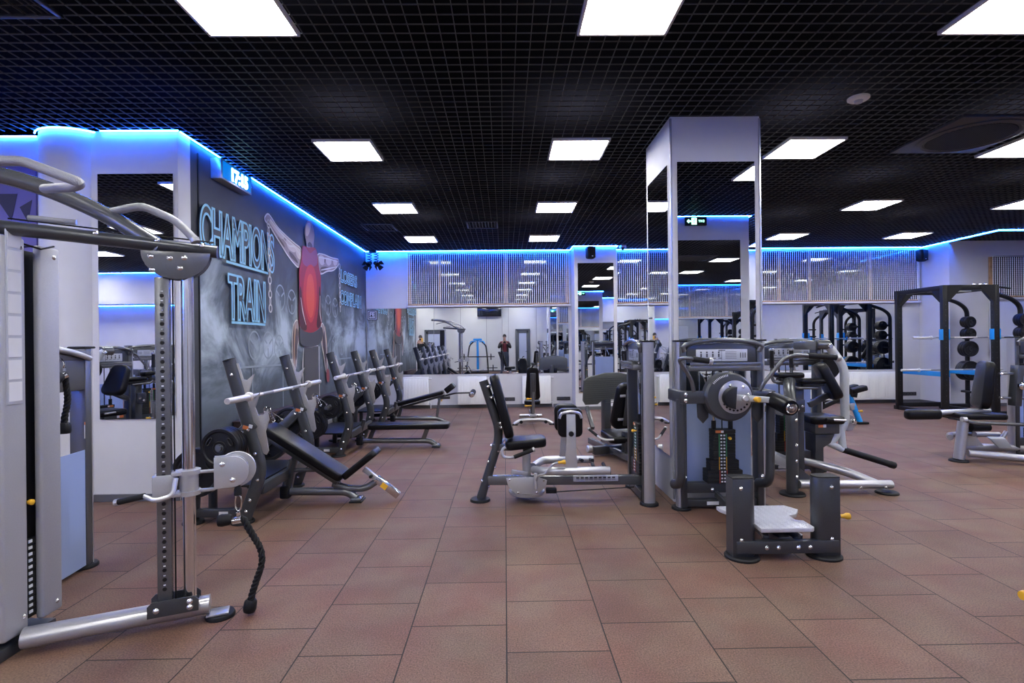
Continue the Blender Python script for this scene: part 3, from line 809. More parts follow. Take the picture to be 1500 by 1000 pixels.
b = B()
for i in range(12): b.box((-2.393, 2.70, .165+.032*i), (.004, .02, .014))
b.build('number_strip', M['white'], t, smooth=False)
b = B(); b.lathe((-2.40, 2.685, .72), (1, -.2, 0), [(0, 0), (.006, 0), (.006, .02), (.013, .024), (.014, .04), (0, .045)], 12); b.build('selector_pin', M['yellow'], t)
for y, z in ((2.645, .17), (2.64, 1.98)): bolt(t, (-2.375, y, z), (1, 0, 0), .011)
for y, z in ((2.82, .16), (2.82, 1.96)): bolt(t, (-2.365, y, z), (1, -.3, 0), .012)
B().box((-2.49, 2.68, .03), (.2, .34, .06), .01).build('base_plate', M['paint'], t)
b = B(); b.tube([(-2.40, 2.66, 2.01), (-2.36, 2.74, 1.99), (-2.37, 2.83, 2.02)], .005, 6); b.build('cable', M['rubber'], t)
# carriage
b = B(TU)
b.prism([(-.05, -.045, .70), (.03, -.045, .70), (.05, -.045, .715), (.05, -.045, .80), (.03, -.045, .815), (-.05, -.045, .815)], (0, .09, 0), .006)
b.build('carriage', M['silver'], t)
b = B(); cc = ch0
for z in (.705, .815): b.lathe((cc.x, cc.y, z-.012), (0, 0, 1), [(.032, 0), (.056, 0), (.056, .024), (.032, .024)], 24)
b.lathe((cc.x, cc.y, .70), (0, 0, 1), [(.032, 0), (.045, 0), (.045, .12), (.032, .12)], 24)
for z in (.705, .815): b.bar(TU @ V((.03, 0, z)), cc+V((0, 0, z)), .09, .022)
b.build('slide_collar', M['silver'], t)
b = B(); h0 = TU @ V((0, -.05, .735)); h1 = V((-2.02, 2.77, .683))
b.tube([TU @ V((.06, -.06, .80)), TU @ V((.05, -.10, .72)), TU @ V((-.03, -.085, .70)), h1.lerp(h0, .6)], .012, 10, bend=.03); b.build('lever', M['silver'], t)
b = B(); q0 = h1.lerp(h0, .62); b.cyl(q0, h1.lerp(h0, .05), .0155, seg=14); b.build('lever_grip', M['grip'], t)
b = B(); b.cyl(h1.lerp(h0, .07), h1, .018, seg=14); b.build('grip_cap', M['silver'], t)
# swivel pulley
b = B()
for z in (.71, .81): b.bar(TU @ V((.15, 0, z)), TU @ V((.235, -.005, z)), .02, .018)
b.build('pulley_arm', M['silver'], t)
pc = TU @ V((.285, -.01, .80)); TP = Matrix.Translation(pc) @ RU.to_4x4()
half = [(-.055, 0, .085)] + [(.03+.085*math.cos(a), 0, .085*math.sin(a)) for a in [PI/2-PI*k/14 for k in range(15)]] + [(-.055, 0, -.085)]
b = B(TP)
for y in (-.028, .02): b.prism([(x, y, z) for x, _, z in half], (0, .008, 0), .002)
b.build('pulley_cover', M['silver'], t)
b = B(TP); b.lathe((.05, .03, 0), (0, 1, 0), [(0, 0), (.096, 0), (.10, .008), (.096, .016), (0, .016)], 32); b.lathe((.03, -.018, 0), (0, 1, 0), [(0, 0), (.078, 0), (.07, .018), (.078, .036), (0, .036)], 28); b.build('pulley_wheel', M['silver'], t)
for x, z in ((-.015, .045), (.035, -.045)): bolt(t, TP @ V((x, -.028, z)), TP.to_3x3() @ V((0, -1, 0)), .012)
rt_ = TP @ V((.058, 0, -.085))
b = B(); b.lathe(rt_, (0, 0, -1), [(0, 0), (.014, 0), (.02, .02), (.02, .05), (.01, .055), (0, .055)], 14); b.build('cable_stop', M['rubber'], t)
b = B(); c = rt_+V((0, 0, -.095)); b.tube([c+V((.018*math.cos(a), .004, .045*math.sin(a))) for a in [2*PI*k/20 for k in range(20)]], .0045, 8, closed=True); b.build('snap_hook', M['chrome'], t)

# triceps ropes (held by the hook)
def triceps_rope(ring, knob1, pts, label):
    t = thing('triceps_rope', ring, label, 'rope', 'black triceps ropes')
    ring = V(ring)
    b = B(); b.lathe(ring+V((0, 0, .005)), (0, 0, -1), [(0, 0), (.012, .002), (.012, .02), (0, .022)], 12)
    d = (V(knob1)-ring); b.cyl(ring+V((.02, 0, -.035)), ring+d*.35+V((0, 0, -.03)), .02, seg=14); b.build('metal_ferrule', M['chrome'], t)
    k0 = V(knob1); dd = (k0-(ring+V((0, 0, -.03)))).normalized()
    B().lathe(k0-dd*.045, dd, [(0, 0), (.022, .0), (.03, .012), (.034, .05), (.03, .068), (0, .07)], 20).build('end_knob', M['rubber'], t)
    rope(B(), [ring+V((.01, 0, -.033)), *pts], .017).build('rope', M['grip'], t)
    p1 = V(pts[-1]); p0 = V(pts[-2]); dd = (p1-p0).normalized()
    B().lathe(p1-dd*.02, dd, [(0, 0), (.024, 0), (.033, .012), (.035, .05), (.031, .066), (0, .07)], 20).build('end_knob', M['rubber'], t)
    return t
ra = rt_+V((0, 0, -.150))
triceps_rope(ra, ra+V((-.075, -.015, -.035)), [ra+V((.03, .0, -.035)), V((-1.425, ra.y, .48)), V((-1.335, ra.y, .33)), V((-1.395, ra.y, .16)), V((-1.412, ra.y, .105)), V((-1.418, ra.y, .068))], 'black triceps rope hanging from the pulley hook in the left foreground')

# ================================================================== tower machine behind the cable tower
t = thing('lat_machine', (-2.87, 3.3, 0), 'grey weight machine with frosted blue guard standing behind the cable tower', 'gym machine')
TB = Matrix.Translation((-2.87, 3.28, 0)) @ Matrix.Rotation(-PI/2, 4, 'Z')
tower(t, TB, .72, 1.48, gz=(.03, .8))
for o in KIDS(t):
    if o.name.split('.')[0] in ('tower_post', 'console_panel', 'upper_crossbar'): o.data.materials[0] = M['paint2']
B().box((-2.832, 3.28, 1.325), (.025, .66, .25), .008).build('rear_panel', M['paint2'], t)
b = B(); b.tube([(-2.80, 2.96, 1.40), (-2.80, 3.02, 1.47), (-2.80, 3.28, 1.49), (-2.80, 3.50, 1.45), (-2.80, 3.62, 1.41)], .02, 12, bend=.1); b.build('arch_handle', M['silver'], t)
b = B(); b.bar((-2.92, 3.28, .06), (-3.75, 3.28, .06), .09, .08); b.build('base_beam', M['paint'], t)
b = B(); b.bar((-3.70, 2.95, .03), (-3.70, 3.60, .03), .09, .06); b.build('rear_foot', M['paint'], t)
b = B(); b.bar((-3.45, 3.28, .08), (-3.45, 3.28, .44), .07, .07); b.build('seat_post', M['paint'], t)
pad(frame_T((-3.45, 3.28, .44), (0, 1, 0), (-1, 0, 0)), .34, .42, .07).build('seat', M['black'], t)
b = B(); b.bar((-3.63, 3.28, .08), (-3.72, 3.28, .95), .06, .06); b.build('back_post', M['paint'], t)
pad(frame_T((-3.66, 3.28, .80), (0, 1, 0), (-.1, 0, 1)), .30, .55, .07).build('backrest', M['black'], t)
b = B()
for sy in (-1, 1): b.tube([(-2.95, 3.28+sy*.2, 1.25), (-3.2, 3.28+sy*.42, 1.2), (-3.45, 3.28+sy*.42, 1.0)], .02, 10, bend=.1)
b.build('press_arm', M['lightgrey'], t)
B().box((-2.822, 3.62, .92), (.003, .045, .09)).build('warning_label', M['white'], t)
B().box((-2.821, 3.62, .975), (.003, .045, .02)).build('label_header', M['orange'], t)
# second rope hung on the tower's rail
b = B(); b.tube([(-2.82, 3.33, 1.42), (-2.75, 3.33, 1.42), (-2.73, 3.33, 1.385), (-2.74, 3.33, 1.36)], .006, 8, bend=.02); b.build('storage_hook', M['chrome'], t)
rb = V((-2.735, 3.33, 1.355))
triceps_rope(rb, rb+V((.0, -.06, -.06)), [rb+V((0, .01, -.06)), rb+V((.01, .02, -.2)), V((rb.x, rb.y, 1.05)), V((rb.x, rb.y, 1.0))], 'black triceps rope hanging on the machine behind the cable tower')

# ================================================================== bench stations along the mural
PLATE_N = 0
PL_R = .155
def plate_mesh(r, th, name='plate'):
    b = B()
    b.lathe((0, -th/2, 0), (0, 1, 0), [(.027, 0), (.05, -.004), (.055, .004), (r*.80, .006), (r*.86, -.003), (r*.98, -.003), (r, .004), (r, th-.004), (r*.98, th+.003), (r*.86, th+.003), (r*.80, th-.006), (.055, th-.004), (.05, th+.004), (.027, th)], 36)
    for k in range(3):
        a = 2*PI*k/3+.5; cx, cz = r*.62*math.cos(a), r*.62*math.sin(a)
        # raised grip openings
        b.tube([(cx+r*.22*math.cos(a2)*math.cos(a+PI/2)+r*.09*math.sin(a2)*math.cos(a), -th/2-.001, cz+r*.22*math.cos(a2)*math.sin(a+PI/2)+r*.09*math.sin(a2)*math.sin(a)) for a2 in [2*PI*q/16 for q in range(16)]], .006, 6, closed=True)
    return b
def make_plate(r, th):
    b = plate_mesh(r, th); o = b.build('weight_plate', M['plateblk'])
    R = B(); R.lathe((0, -th/2-.001, 0), (0, 1, 0), [(.026, -.003), (.034, -.003), (.034, .0), (.026, .0)], 20)
    R.lathe((0, -th/2, 0), (0, 1, 0), [(.026, 0), (.026, th), (.028, th), (.028, 0)], 20)
    h = R.build('hub_ring', M['paint2'], o)
    return o
PROTO = {}
def place_plate(r, th, loc, label, group, rx=0.0):
    key = (r, th)
    if key not in PROTO:
        o = PROTO[key] = make_plate(r, th); o.location = loc
        o.rotation_euler = (0, rx, 0); tag(o, label, 'weight plate', group); return o
    c = dup(PROTO[key], loc); c['label'] = label; c['group'] = group; c.rotation_euler = (0, rx, 0); return c

def upright(t, y):
    # leaning oval post with a knee near the floor; profile in x-z
    c = [(-2.205, .015), (-2.05, .43), (-2.315, 1.365)]
    b = B(); P = fillet([(c[0][0], y, c[0][1]), (c[1][0], y, c[1][1]), (c[2][0], y, c[2][1])], .12, 8)
    b.tube(P, .055, 18, ry=.032, up=(0, 1, 0)); b.build('upright', M['paint'], t)
    P2 = P[-1]; d = (P[-1]-P[-2]).normalized()
    B().lathe(P2-d*.002, d, [(0, 0), (.054, 0), (.05, .006), (0, .006)], 18).build('end_cap', M['rubber'], t)
    disc_foot(t, c[0][0]-.01, y, .095)
    # notched bar holder plate
    hk = [(-2.27, 1.335), (-2.235, 1.335), (-2.195, 1.20), (-2.165, 1.195), (-2.105, 1.245), (-2.150, 1.105), (-2.135, 1.045), (-2.105, 1.04), (-2.055, 1.095), (-2.10, .965), (-2.075, .90), (-2.03, .905), (-1.995, .95), (-1.985, .86), (-2.015, .76), (-1.99, .60), (-2.01, .565), (-2.085, .60), (-2.25, 1.20)]
    B().prism([(x, y-.007, z) for x, z in hk], (0, .014, 0), .0015).build('bar_holder', M['plate_grey'], t)
    for z in (.10, .19, .36, .58, .78, 1.02, 1.24):
        if z < .43: x = c[0][0]+(c[1][0]-c[0][0])*(z-.015)/.415
        else: x = c[1][0]+(c[2][0]-c[1][0])*(z-.43)/.935
        bolt(t, (x, y-.031, z), (0, -1, 0), .012)

def bench_station(yc, kind, label, name):
    t = thing(name, (-1.9, yc, 0), label, 'bench', 'bench stations along the mural wall')
    for s in (-1, 1):
        y = yc+s*.56
        upright(t, y)
        # weight storage arm to the wall side and rear post
        B().bar((-2.11, y, .84), (-2.66, y, .33), .055, .10, bev=.012).build('storage_arm', M['paint'], t)
        B().bar((-2.62, y, .02), (-2.60, y, .42), .06, .08, bev=.012).build('rear_post', M['paint'], t)
        B().bar((-2.16, y, .085), (-2.62, y, .085), .055, .07, bev=.01).build('side_rail', M['paint'], t)
        disc_foot(t, -2.625, y, .085)
        B().box((-2.36, y-s*0-.029, .085), (.075, .003, .03)).build('rating_label', M['white'], t)
        B().box((-2.165, y-.034, .80), (.05, .004, .03), 0, Euler((0, .25, 0)).to_matrix()).build('warning_label', M['orange'], t)
        B().box((-2.125, y-.035, .81), (.03, .004, .03), 0, Euler((0, .25, 0)).to_matrix()).build('label_patch', M['white'], t)
        for px, pz in ((-2.30, .665), (-2.53, .45)):
            B().cyl((px, y+s*.02, pz), (px, y+s*.215, pz), .024, seg=16).build('plate_peg', M['paint2'], t)
        for px, pz in ((-2.2, .76), (-2.42, .55)): bolt(t, (px, y-.028, pz), (0, -1, 0), .011)
    B().bar((-2.07, yc-.54, .27), (-2.07, yc+.54, .27), .055, .09, bev=.012).build('cross_rail', M['paint'], t)
    dk = B(); dk.box((-2.40, yc, .285), (.5, .98, .022), .004); dk.build('spotter_platform', M['stack'], t)
    B().box((-2.64, yc, .32), (.02, .98, .07), .004).build('platform_edge', M['plate_grey'], t)
    for s in (-1, 1): B().bar((-2.56, yc+s*.38, .0), (-2.56, yc+s*.38, .275), .06, .05, bev=.008).build('platform_leg', M['paint'], t)
    # bench spine
    b = B(); b.tube([(-2.09, yc, .10), (-1.62, yc, .095), (-1.50, yc, .09), (-1.42, yc, .03)] if kind == 'incline' else
                    ([(-2.05, yc, .10), (-1.20, yc, .09), (-1.08, yc, .085), (-1.0, yc, .03)] if kind == 'flat' else
                     [(-2.05, yc, .10), (-1.35, yc, .09), (-1.25, yc, .085), (-1.15, yc, .03)]), .038, 16, bend=.07); b.build('floor_beam', M['paint2'], t)
    fx = {'incline': -1.41, 'flat': -.99, 'decline': -1.14}[kind]
    b = B(); b.box((fx, yc, .026), (.10, .14, .03), .012); b.build('front_foot', M['paint2'], t)
    B().box((fx, yc, .008), (.12, .16, .016), .006).build('foot_pad', M['rubber'], t)
    b = B(); b.tube([(-2.10, yc, .12), (-2.02, yc, .40)], .035, 12, ry=.028); b.build('rear_strut', M['paint'], t)
    B().box((-2.08, yc-.0, .10), (.09, .12, .12), .02).build('beam_cap', M['rubber'], t)
    if kind == 'incline':
        p0, p1 = V((-2.27, yc, .685)), V((-1.545, yc, .205)); d = (p1-p0).normalized()
        pad(frame_T((p0+p1)/2, (0, 1, 0), -d), .29, (p1-p0).length, -.075, 1.0, .06, .02).build('back_pad', M['black'], t)
        n = V((d.z, 0, -d.x)); n = -n if n.z > 0 else n
        b = B(); b.bar(p0+d*.1+n*.045, p1-d*.02+n*.045, .10, .035); b.build('pad_frame', M['paint'], t)
        q0, q1 = V((-1.50, yc, .215)), V((-1.195, yc, .455)); dq = (q1-q0).normalized()
        pad(frame_T((q0+q1)/2, (0, 1, 0), dq), .26, (q1-q0).length, .065, 1.0, .05, .018).build('seat_pad', M['black'], t)
        b = B(); b.tube([(-1.64, yc, .17), (-1.50, yc, .12), (-1.33, yc, .115), (-1.22, yc, .19)], .031, 14, bend=.10); b.build('seat_arm', M['paint2'], t)
        b = B(); b.bar((-1.345, yc, .305), (-1.03, yc, .055), .045, .05); b.build('adjuster_bar', M['silver'], t)
        b = B(); b.bar((-1.23, yc, .215), (-1.02, yc, .047), .06, .066); b.build('adjuster_sleeve', M['chrome'], t)
        B().box((-1.15, yc-.032, .145), (.06, .006, .05), 0, Euler((0, .67, 0)).to_matrix()).build('caution_tag', M['yellow'], t)
        b = B(); b.cyl((-1.27, yc-.02, .24), (-1.27, yc-.06, .24), .015, seg=12); b.build('pop_pin', M['rubber'], t)
        B().bar((-1.60, yc, .08), (-1.60, yc, .20), .06, .05).build('front_strut', M['paint'], t)
        B().bar((-2.06, yc, .10), (-1.98, yc, .47), .06, .05).build('mid_strut', M['paint'], t)
        b = B(); b.bar((-2.05, yc, .30), (-1.72, yc, .30), .05, .03); b.build('support_rail', M['paint2'], t)
    elif kind == 'flat':
        pad(frame_T((-1.375, yc, .345), (0, 1, 0), (-1, 0, 0)), .29, 1.15, .075, 1.0, .06, .02).build('bench_pad', M['black'], t)
        b = B(); b.bar((-1.90, yc, .325), (-.86, yc, .325), .10, .035); b.build('pad_frame', M['paint'], t)
        B().bar((-1.185, yc, .09), (-1.095, yc, .32), .045, .06).build('front_strut', M['paint2'], t)
        B().bar((-1.95, yc, .10), (-1.86, yc, .32), .045, .06).build('mid_strut', M['paint'], t)
    else:
        p0, p1 = V((-1.97, yc, .325)), V((-1.13, yc, .54)); d = (p1-p0).normalized()
        pad(frame_T((p0+p1)/2, (0, 1, 0), d), .29, (p1-p0).length, .07, 1.0, .06, .02).build('bench_pad', M['black'], t)
        b = B(); b.bar(p0+V((.05, 0, -.025)), p1+V((.02, 0, -.025)), .10, .035); b.build('pad_frame', M['paint'], t)
        B().bar((-1.27, yc, .09), (-1.21, yc, .50), .045, .055).build('front_strut', M['paint2'], t)
        B().bar((-1.98, yc, .10), (-1.92, yc, .30), .045, .06).build('mid_strut', M['paint'], t)
        pad(frame_T((-.985, yc, .605), (0, 1, 0), (.72, 0, .55)), .34, .19, .11, 1.0, .045, .02).build('knee_pad', M['black'], t)
        b = B(); b.tube([(-1.14, yc, .50), (-.92, yc, .55), (-.63, yc, .555)], .016, 10, bend=.05); b.build('roller_arm', M['paint'], t)
        B().cyl((-.605, yc-.26, .545), (-.605, yc+.26, .545), .052, seg=20).build('foam_roller', M['grip'], t)
        for s in (-1, 1): B().lathe((-.605, yc+s*.26, .545), (0, s, 0), [(0, 0), (.05, 0), (.045, .012), (.02, .016), (0, .016)], 20).build('roller_cap', M['chrome'], t)
        b = B(); b.cyl((-1.17, yc-.02, .43), (-1.17, yc-.08, .42), .013, seg=10); b.build('pop_pin', M['yellow'], t)
        B().bar((-1.25, yc, .46), (-1.02, yc, .47), .05, .05).build('adjuster_sleeve', M['paint'], t)
    return t
bench_station(5.05, 'incline', 'incline barbell bench with black pads, nearest of the three bench stations', 'incline_bench_station')
bench_station(7.62, 'flat', 'flat barbell bench, the middle one of the three bench stations', 'flat_bench_station')
bench_station(9.85, 'decline', 'decline barbell bench with foam roller, farthest of the three bench stations', 'decline_bench_station')

def make_barbell(L, sleeve, label, group):
    t = thing('barbell', (0, 0, 0), label, 'barbell', group)
    b = B(); b.cyl((0, -L/2+sleeve, 0), (0, L/2-sleeve, 0), .0145, seg=14); b.build('shaft', M['steel'], t)
    for s in (-1, 1):
        B().cyl((0, s*.22, 0), (0, s*(L/2-sleeve-.22), 0), .0152, seg=14).build('knurling', M['knurl'], t)
        b = B(); b.cyl((0, s*(L/2-sleeve+.03), 0), (0, s*L/2, 0), .025, seg=18); b.lathe((0, s*L/2, 0), (0, s, 0), [(.025, 0), (.022, .004), (.018, .004), (.018, .001), (0, .001)], 18); b.build('sleeve', M['steel'], t)
        b = B(); b.lathe((0, s*(L/2-sleeve), 0), (0, s, 0), [(0, 0), (.026, 0), (.038, .006), (.038, .026), (.03, .032), (0, .032)], 20); b.build('collar', M['steel'], t)
    return t
bb = make_barbell(2.0, .36, 'steel barbell resting in the hooks of the incline bench', 'barbells on the bench stations')
bb.location = (-2.105, 5.05, 1.063)
dup(bb, (-2.105, 7.62, 1.063), label='steel barbell resting in the hooks of the flat bench')
dup(bb, (-2.105, 9.85, 1.063), label='steel barbell resting in the hooks of the decline bench')
# spring collars hanging from the lowest hooks
def make_clip(loc, label):
    t = thing('spring_collar', loc, label, 'barbell clip', 'chrome spring collars on the bench uprights')
    x, y, z = loc
    b = B(); b.tube([(x+.028*math.cos(a), y-.012+a*.0022, z+.028*math.sin(a)) for a in [2*PI*k/14 for k in range(29)]], .0035, 6); b.build('spring_coil', M['chrome'], t)
    for s, dx in ((-1, .03), (1, .07)):
        b = B(); b.tube([(x+.02, y+s*.01, z-.015), (x+dx+.02, y+s*.03, z-.06), (x+dx+.035, y+s*.045, z-.10), (x+dx+.05, y+s*.03, z-.085), (x+.04, y+s*.01, z-.02)], .0035, 6, bend=.015); b.build('squeeze_handle', M['chrome'], t)
    return t
cl = make_clip((-2.0, 4.49, .938), 'chrome spring collar hung on the near upright of the incline bench')
dup(cl, (-2.0, 5.61, .938), label='chrome spring collar hung on the far upright of the incline bench')
dup(cl, (-2.0, 7.06, .938), label='chrome spring collar hung on the near upright of the flat bench')
# plates on the storage pegs
ords = ['outermost', 'second from outside', 'third from outside', 'innermost']
def stackp(yc, s, px, pz, r, th, n, where, bench):
    y = yc+s*.56
    for k in range(n):
        yy = y+s*(.045+th/2+(n-1-k)*(th+.004))
        w_ = (ords[k] if k < n-1 else 'innermost') if n > 1 else 'single'
        place_plate(r, th, (px, yy, pz-.002), '%s black plate on the %s peg of the %s bench' % (w_, where, bench), 'black weight plates on the bench stations')
stackp(5.05, -1, -2.30, .665, .155, .034, 4, 'near upper', 'incline')
stackp(5.05, -1, -2.53, .45, .20, .04, 2, 'near lower', 'incline')
stackp(5.05, 1, -2.30, .665, .155, .034, 2, 'far upper', 'incline')
stackp(5.05, 1, -2.53, .45, .20, .04, 2, 'far lower', 'incline')
stackp(7.62, -1, -2.30, .665, .155, .034, 1, 'near upper', 'flat')
stackp(7.62, -1, -2.53, .45, .20, .04, 3, 'near lower', 'flat')
stackp(7.62, 1, -2.30, .665, .155, .034, 2, 'far upper', 'flat')
stackp(7.62, 1, -2.53, .45, .20, .04, 1, 'far lower', 'flat')
stackp(9.85, -1, -2.30, .665, .155, .034, 1, 'near upper', 'decline')
# ================================================================== hip abductor machine (centre)
t = thing('hip_abductor_machine', (.6, 5.0, 0), 'hip abduction machine with black seat and thigh pads in the centre, left of the column', 'gym machine')
Ya = 5.0
TA = Matrix.Translation((1.30, 5.10, 0)) @ Matrix.Rotation(-PI/2, 4, 'Z')
tower(t, TA, .58, 1.48, gz=(.10, .95), stack_x=.02)
# back upright with knee
b = B(); b.tube([(-.24, Ya, .02), (-.045, Ya, .63), (-.205, Ya, 1.13)], .042, 16, bend=.14, ry=.032, up=(0, 1, 0)); b.build('back_upright', M['paint'], t)
disc_foot(t, -.245, Ya, .095)
pad(frame_T((-.075, Ya, .885), (0, 1, 0), (-.145, 0, .56)), .36, .60, -.085, .72, .07, .025).build('backrest', M['black'], t)
for z, x in ((1.08, -.155), (.98, -.125), (.74, -.045), (.70, -.035)):
    B().box((x, Ya, z), (.05, .20, .022), .004).build('pad_bracket', M['paint2'], t)
    bolt(t, (x, Ya-.10, z), (0, -1, 0), .011)
for x, z in ((-.13, .35), (-.19, .17), (-.10, .50)):
    bolt(t, (x-.035, Ya-.02, z+.02), (-1, -.4, .3), .013); bolt(t, (x+.03, Ya-.03, z-.03), (1, -.6, -.3), .012)
b = B(); b.bar((-.13, Ya, .505), (.06, Ya, .50), .05, .06); b.build('seat_bracket', M['paint2'], t)
pad(frame_T((.19, Ya, .505), (0, 1, 0), (1, 0, .06)), .34, .38, .085, .78, .06, .025).build('seat', M['black'], t)
b = B(); b.cyl((.195, Ya, .13), (.195, Ya, .44), .040, seg=20); b.build('seat_post', M['silver'], t)
b = B(); b.cyl((.195, Ya, .40), (.195, Ya, .50), .034, seg=18); b.build('seat_post_sleeve', M['rubber'], t)
for s in (-1, 1):
    y = Ya+s*.21
    b = B(); b.tube([(.0, y, .545), (-.035, y, .52), (-.03, y, .455), (.06, y, .445), (.26, y, .52)], .014, 10, bend=.035); b.build('side_handle', M['silver'], t)
    b = B(); b.cyl((.075, y, .452), (.245, y, .515), .0185, seg=14); b.build('handle_grip', M['grip'], t)
    B().lathe((.245, y, .515), (.94, 0, .34), [(0, 0), (.021, 0), (.021, .018), (0, .022)], 14).build('grip_cap', M['silver'], t)
b = B(); b.bar((-.17, Ya, .195), (1.27, Ya, .18), .075, .085, bev=.01); b.build('floor_beam', M['paint2'], t)
b = B(); b.box((.84, Ya-.043, .207), (.42, .012, .055), .003); b.build('instruction_plate', M['labelgrey'], t)
b = B()
for k in range(9): b.box((.67+.042*k, Ya-.0505, .215), (.028, .002, .016)); b.box((.67+.042*k, Ya-.0505, .196), (.034, .002, .004))
b.build('plate_print', M['ink'], t, smooth=False)
# cam plates under the seat
oct_ = [(.0, .25), (.10, .255), (.30, .255), (.375, .225), (.365, .175), (.32, .125), (.29, .10), (.10, .10), (.07, .12), (.02, .175)]
b = B(); b.prism([(x, Ya-.16, z) for x, z in oct_], (0, .010, 0), .002); b.build('cam_cover', M['silver'], t)
b = B(); b.lathe((.195, Ya, .04), (0, 0, 1), [(0, 0), (.05, 0), (.16, .025), (.17, .04), (.17, .055), (0, .055)], 32); b.build('cam_bowl', M['silver'], t)
b = B(); b.lathe((.195, Ya, .105), (0, 0, 1), [(0, 0), (.15, 0), (.15, .02), (0, .02)], 32); b.lathe((.195, Ya, .15), (0, 0, 1), [(0, 0), (.09, 0), (.09, .02), (0, .02)], 28); b.build('cam_disc', M['post'], t)
for x, z in ((.03, .235), (.345, .225), (.11, .115), (.28, .115)): bolt(t, (x, Ya-.16, z), (0, -1, 0), .009)
B().box((.42, Ya-.06, .105), (.10, .06, .045), .006).build('cable_pulley', M['rubber'], t)
B().cyl((.46, Ya-.06, .09), (1.2, Ya-.04, .12), .005, seg=6).build('cable', M['rubber'], t)
# leg arms
for s, x1 in ((-1, .935), (1, .86)):
    y = Ya+s*.23
    b = B(); b.tube([(.26, Ya+s*.06, .30), (.36, y, .325), (x1, y, .325)], .037, 16, bend=.07); b.build('leg_arm', M['silver'], t)
    b = B(); b.lathe((x1, y, .325), (1, 0, 0), [(0, 0), (.036, 0), (.034, .006), (0, .006)], 16); b.build('arm_cap', M['paint2'], t)
    for x in (x1-.13, x1-.03): B().cyl((x, y, .325), (x+.0, y+(-s)*.16, .35), .017, seg=12).build('foot_peg', M['rubber'], t)
    b = B(); px = .59
    b.prism([(px-.06, y-.014, .35), (px+.055, y-.014, .35), (px+.042, y-.014, .60), (px+.040, y-.014, .835), (px-.04, y-.014, .835), (px-.042, y-.014, .60)], (0, .028, 0), .006); b.build('pad_arm', M['silver'], t)
    b = B(); b.tube([(px-.105, y+s*-.0-.01, .80), (px-.09, y-.012, .845), (px, y-.012, .862), (px+.08, y-.012, .845), (px+.095, y-.01, .80)], .013, 10, bend=.03); b.build('pad_rim', M['post'], t)
    tp = frame_T((px, y-s*.03, .75), (1, 0, 0), (.0, 0, 1))
    (pad(tp, .225, .26, .085, 1.0, .05, .02) if s < 0 else pad(tp, .225, .26, -.085, 1.0, .05, .02)).build('thigh_pad', M['black'], t)
    B().lathe((px, y-.014, .66), (0, -1, 0), [(0, 0), (.025, 0), (.022, .012), (.012, .014), (0, .01)], 18).build('pivot_knob', M['rubber'], t)
b = B(); b.tube([(.27, Ya-.20, .23), (.29, Ya-.26, .30), (.34, Ya-.29, .31), (.42, Ya-.29, .405), (.47, Ya-.29, .415)], .010, 8, bend=.04); b.build('range_lever', M['silver'], t)
B().lathe((.465, Ya-.29, .415), (1, 0, .1), [(0, 0), (.014, 0), (.012, .03), (.020, .05), (.019, .065), (0, .07)], 14).build('lever_knob', M['yellow'], t)
b = B(); b.cyl((.27, Ya-.20, .16), (.27, Ya-.20, .30), .016, seg=12); b.bar((.05, Ya-.12, .30), (.2, Ya-.10, .27), .03, .04); b.build('lever_pivot', M['silver'], t)
b = B(); b.bar((1.28, Ya-.12, .06), (1.28, Ya+.32, .06), .08, .08); b.build('tower_foot', M['paint'], t)

# ================================================================== utility bench (seen from behind)
t = thing('utility_bench', (.5, 9.5, 0), 'black adjustable bench with upright backrest standing alone in front of the radiators', 'bench')
x, y = .5, 9.5
T = frame_T((x, y+.02, .73), (1, 0, 0), (0, -.14, 1))
pad(T, .27, .60, .075, .78, .07, .025).build('backrest', M['black'], t)
b = B(T); b.box((0, -.03, -.03), (.10, .05, .46), .01); b.build('backrest_frame', M['paint'], t)
b = B(); b.tube([(x, y+.0, .13), (x, y-.02, .60)], .042, 14, ry=.03); b.build('rear_post', M['paint2'], t)
b = B(); b.tube([(x-.34, y-.03, .02), (x-.24, y-.03, .085), (x, y-.03, .10), (x+.24, y-.03, .085), (x+.34, y-.03, .02)], .034, 14, bend=.10); b.build('rear_foot_bar', M['post'], t)
for s in (-1, 1): B().box((x+s*.33, y-.03, .012), (.10, .07, .024), .008).build('foot_pad', M['rubber'], t); B().cyl((x+s*.22, y-.07, .06), (x+s*.22, y+.01, .06), .03, seg=14).build('transport_wheel', M['rubber'], t)
b = B(); b.bar((x, y, .12), (x, y+.95, .12), .07, .07); b.build('spine', M['paint2'], t)
b = B(); b.tube([(x-.22, y+.97, .03), (x+.22, y+.97, .03)], .03, 12); b.build('front_foot_bar', M['post'], t)
b = B(); b.bar((x, y+.55, .12), (x, y+.5, .42), .06, .06); b.build('seat_post', M['paint'], t)
pad(frame_T((x, y+.40, .42), (1, 0, 0), (0, 1, .12)), .30, .36, .07, .8, .06, .02).build('seat', M['black'], t)
b = B(); b.tube([(x-.02, y-.02, 1.02), (x+.0, y-.05, 1.07), (x+.04, y-.05, 1.08)], .012, 8, bend=.02); b.build('top_handle', M['rubber'], t)
for z, dx in ((.47, -.10), (.345, -.13)):
    B().lathe((x-.03, y-.03, z), (-1, -.2, 0), [(0, 0), (.010, 0), (.010, abs(dx)-.05), (.016, abs(dx)-.045), (.018, abs(dx)-.01), (0, abs(dx))], 12).build('adjustment_knob', M['yellow'], t)
b = B(); b.box((x, y-.02, .17), (.12, .10, .05), .01); b.build('hinge_bracket', M['post'], t)
for s in (-1, 1): bolt(t, (x+s*.07, y-.06, .17), (0, -1, 0), .016)

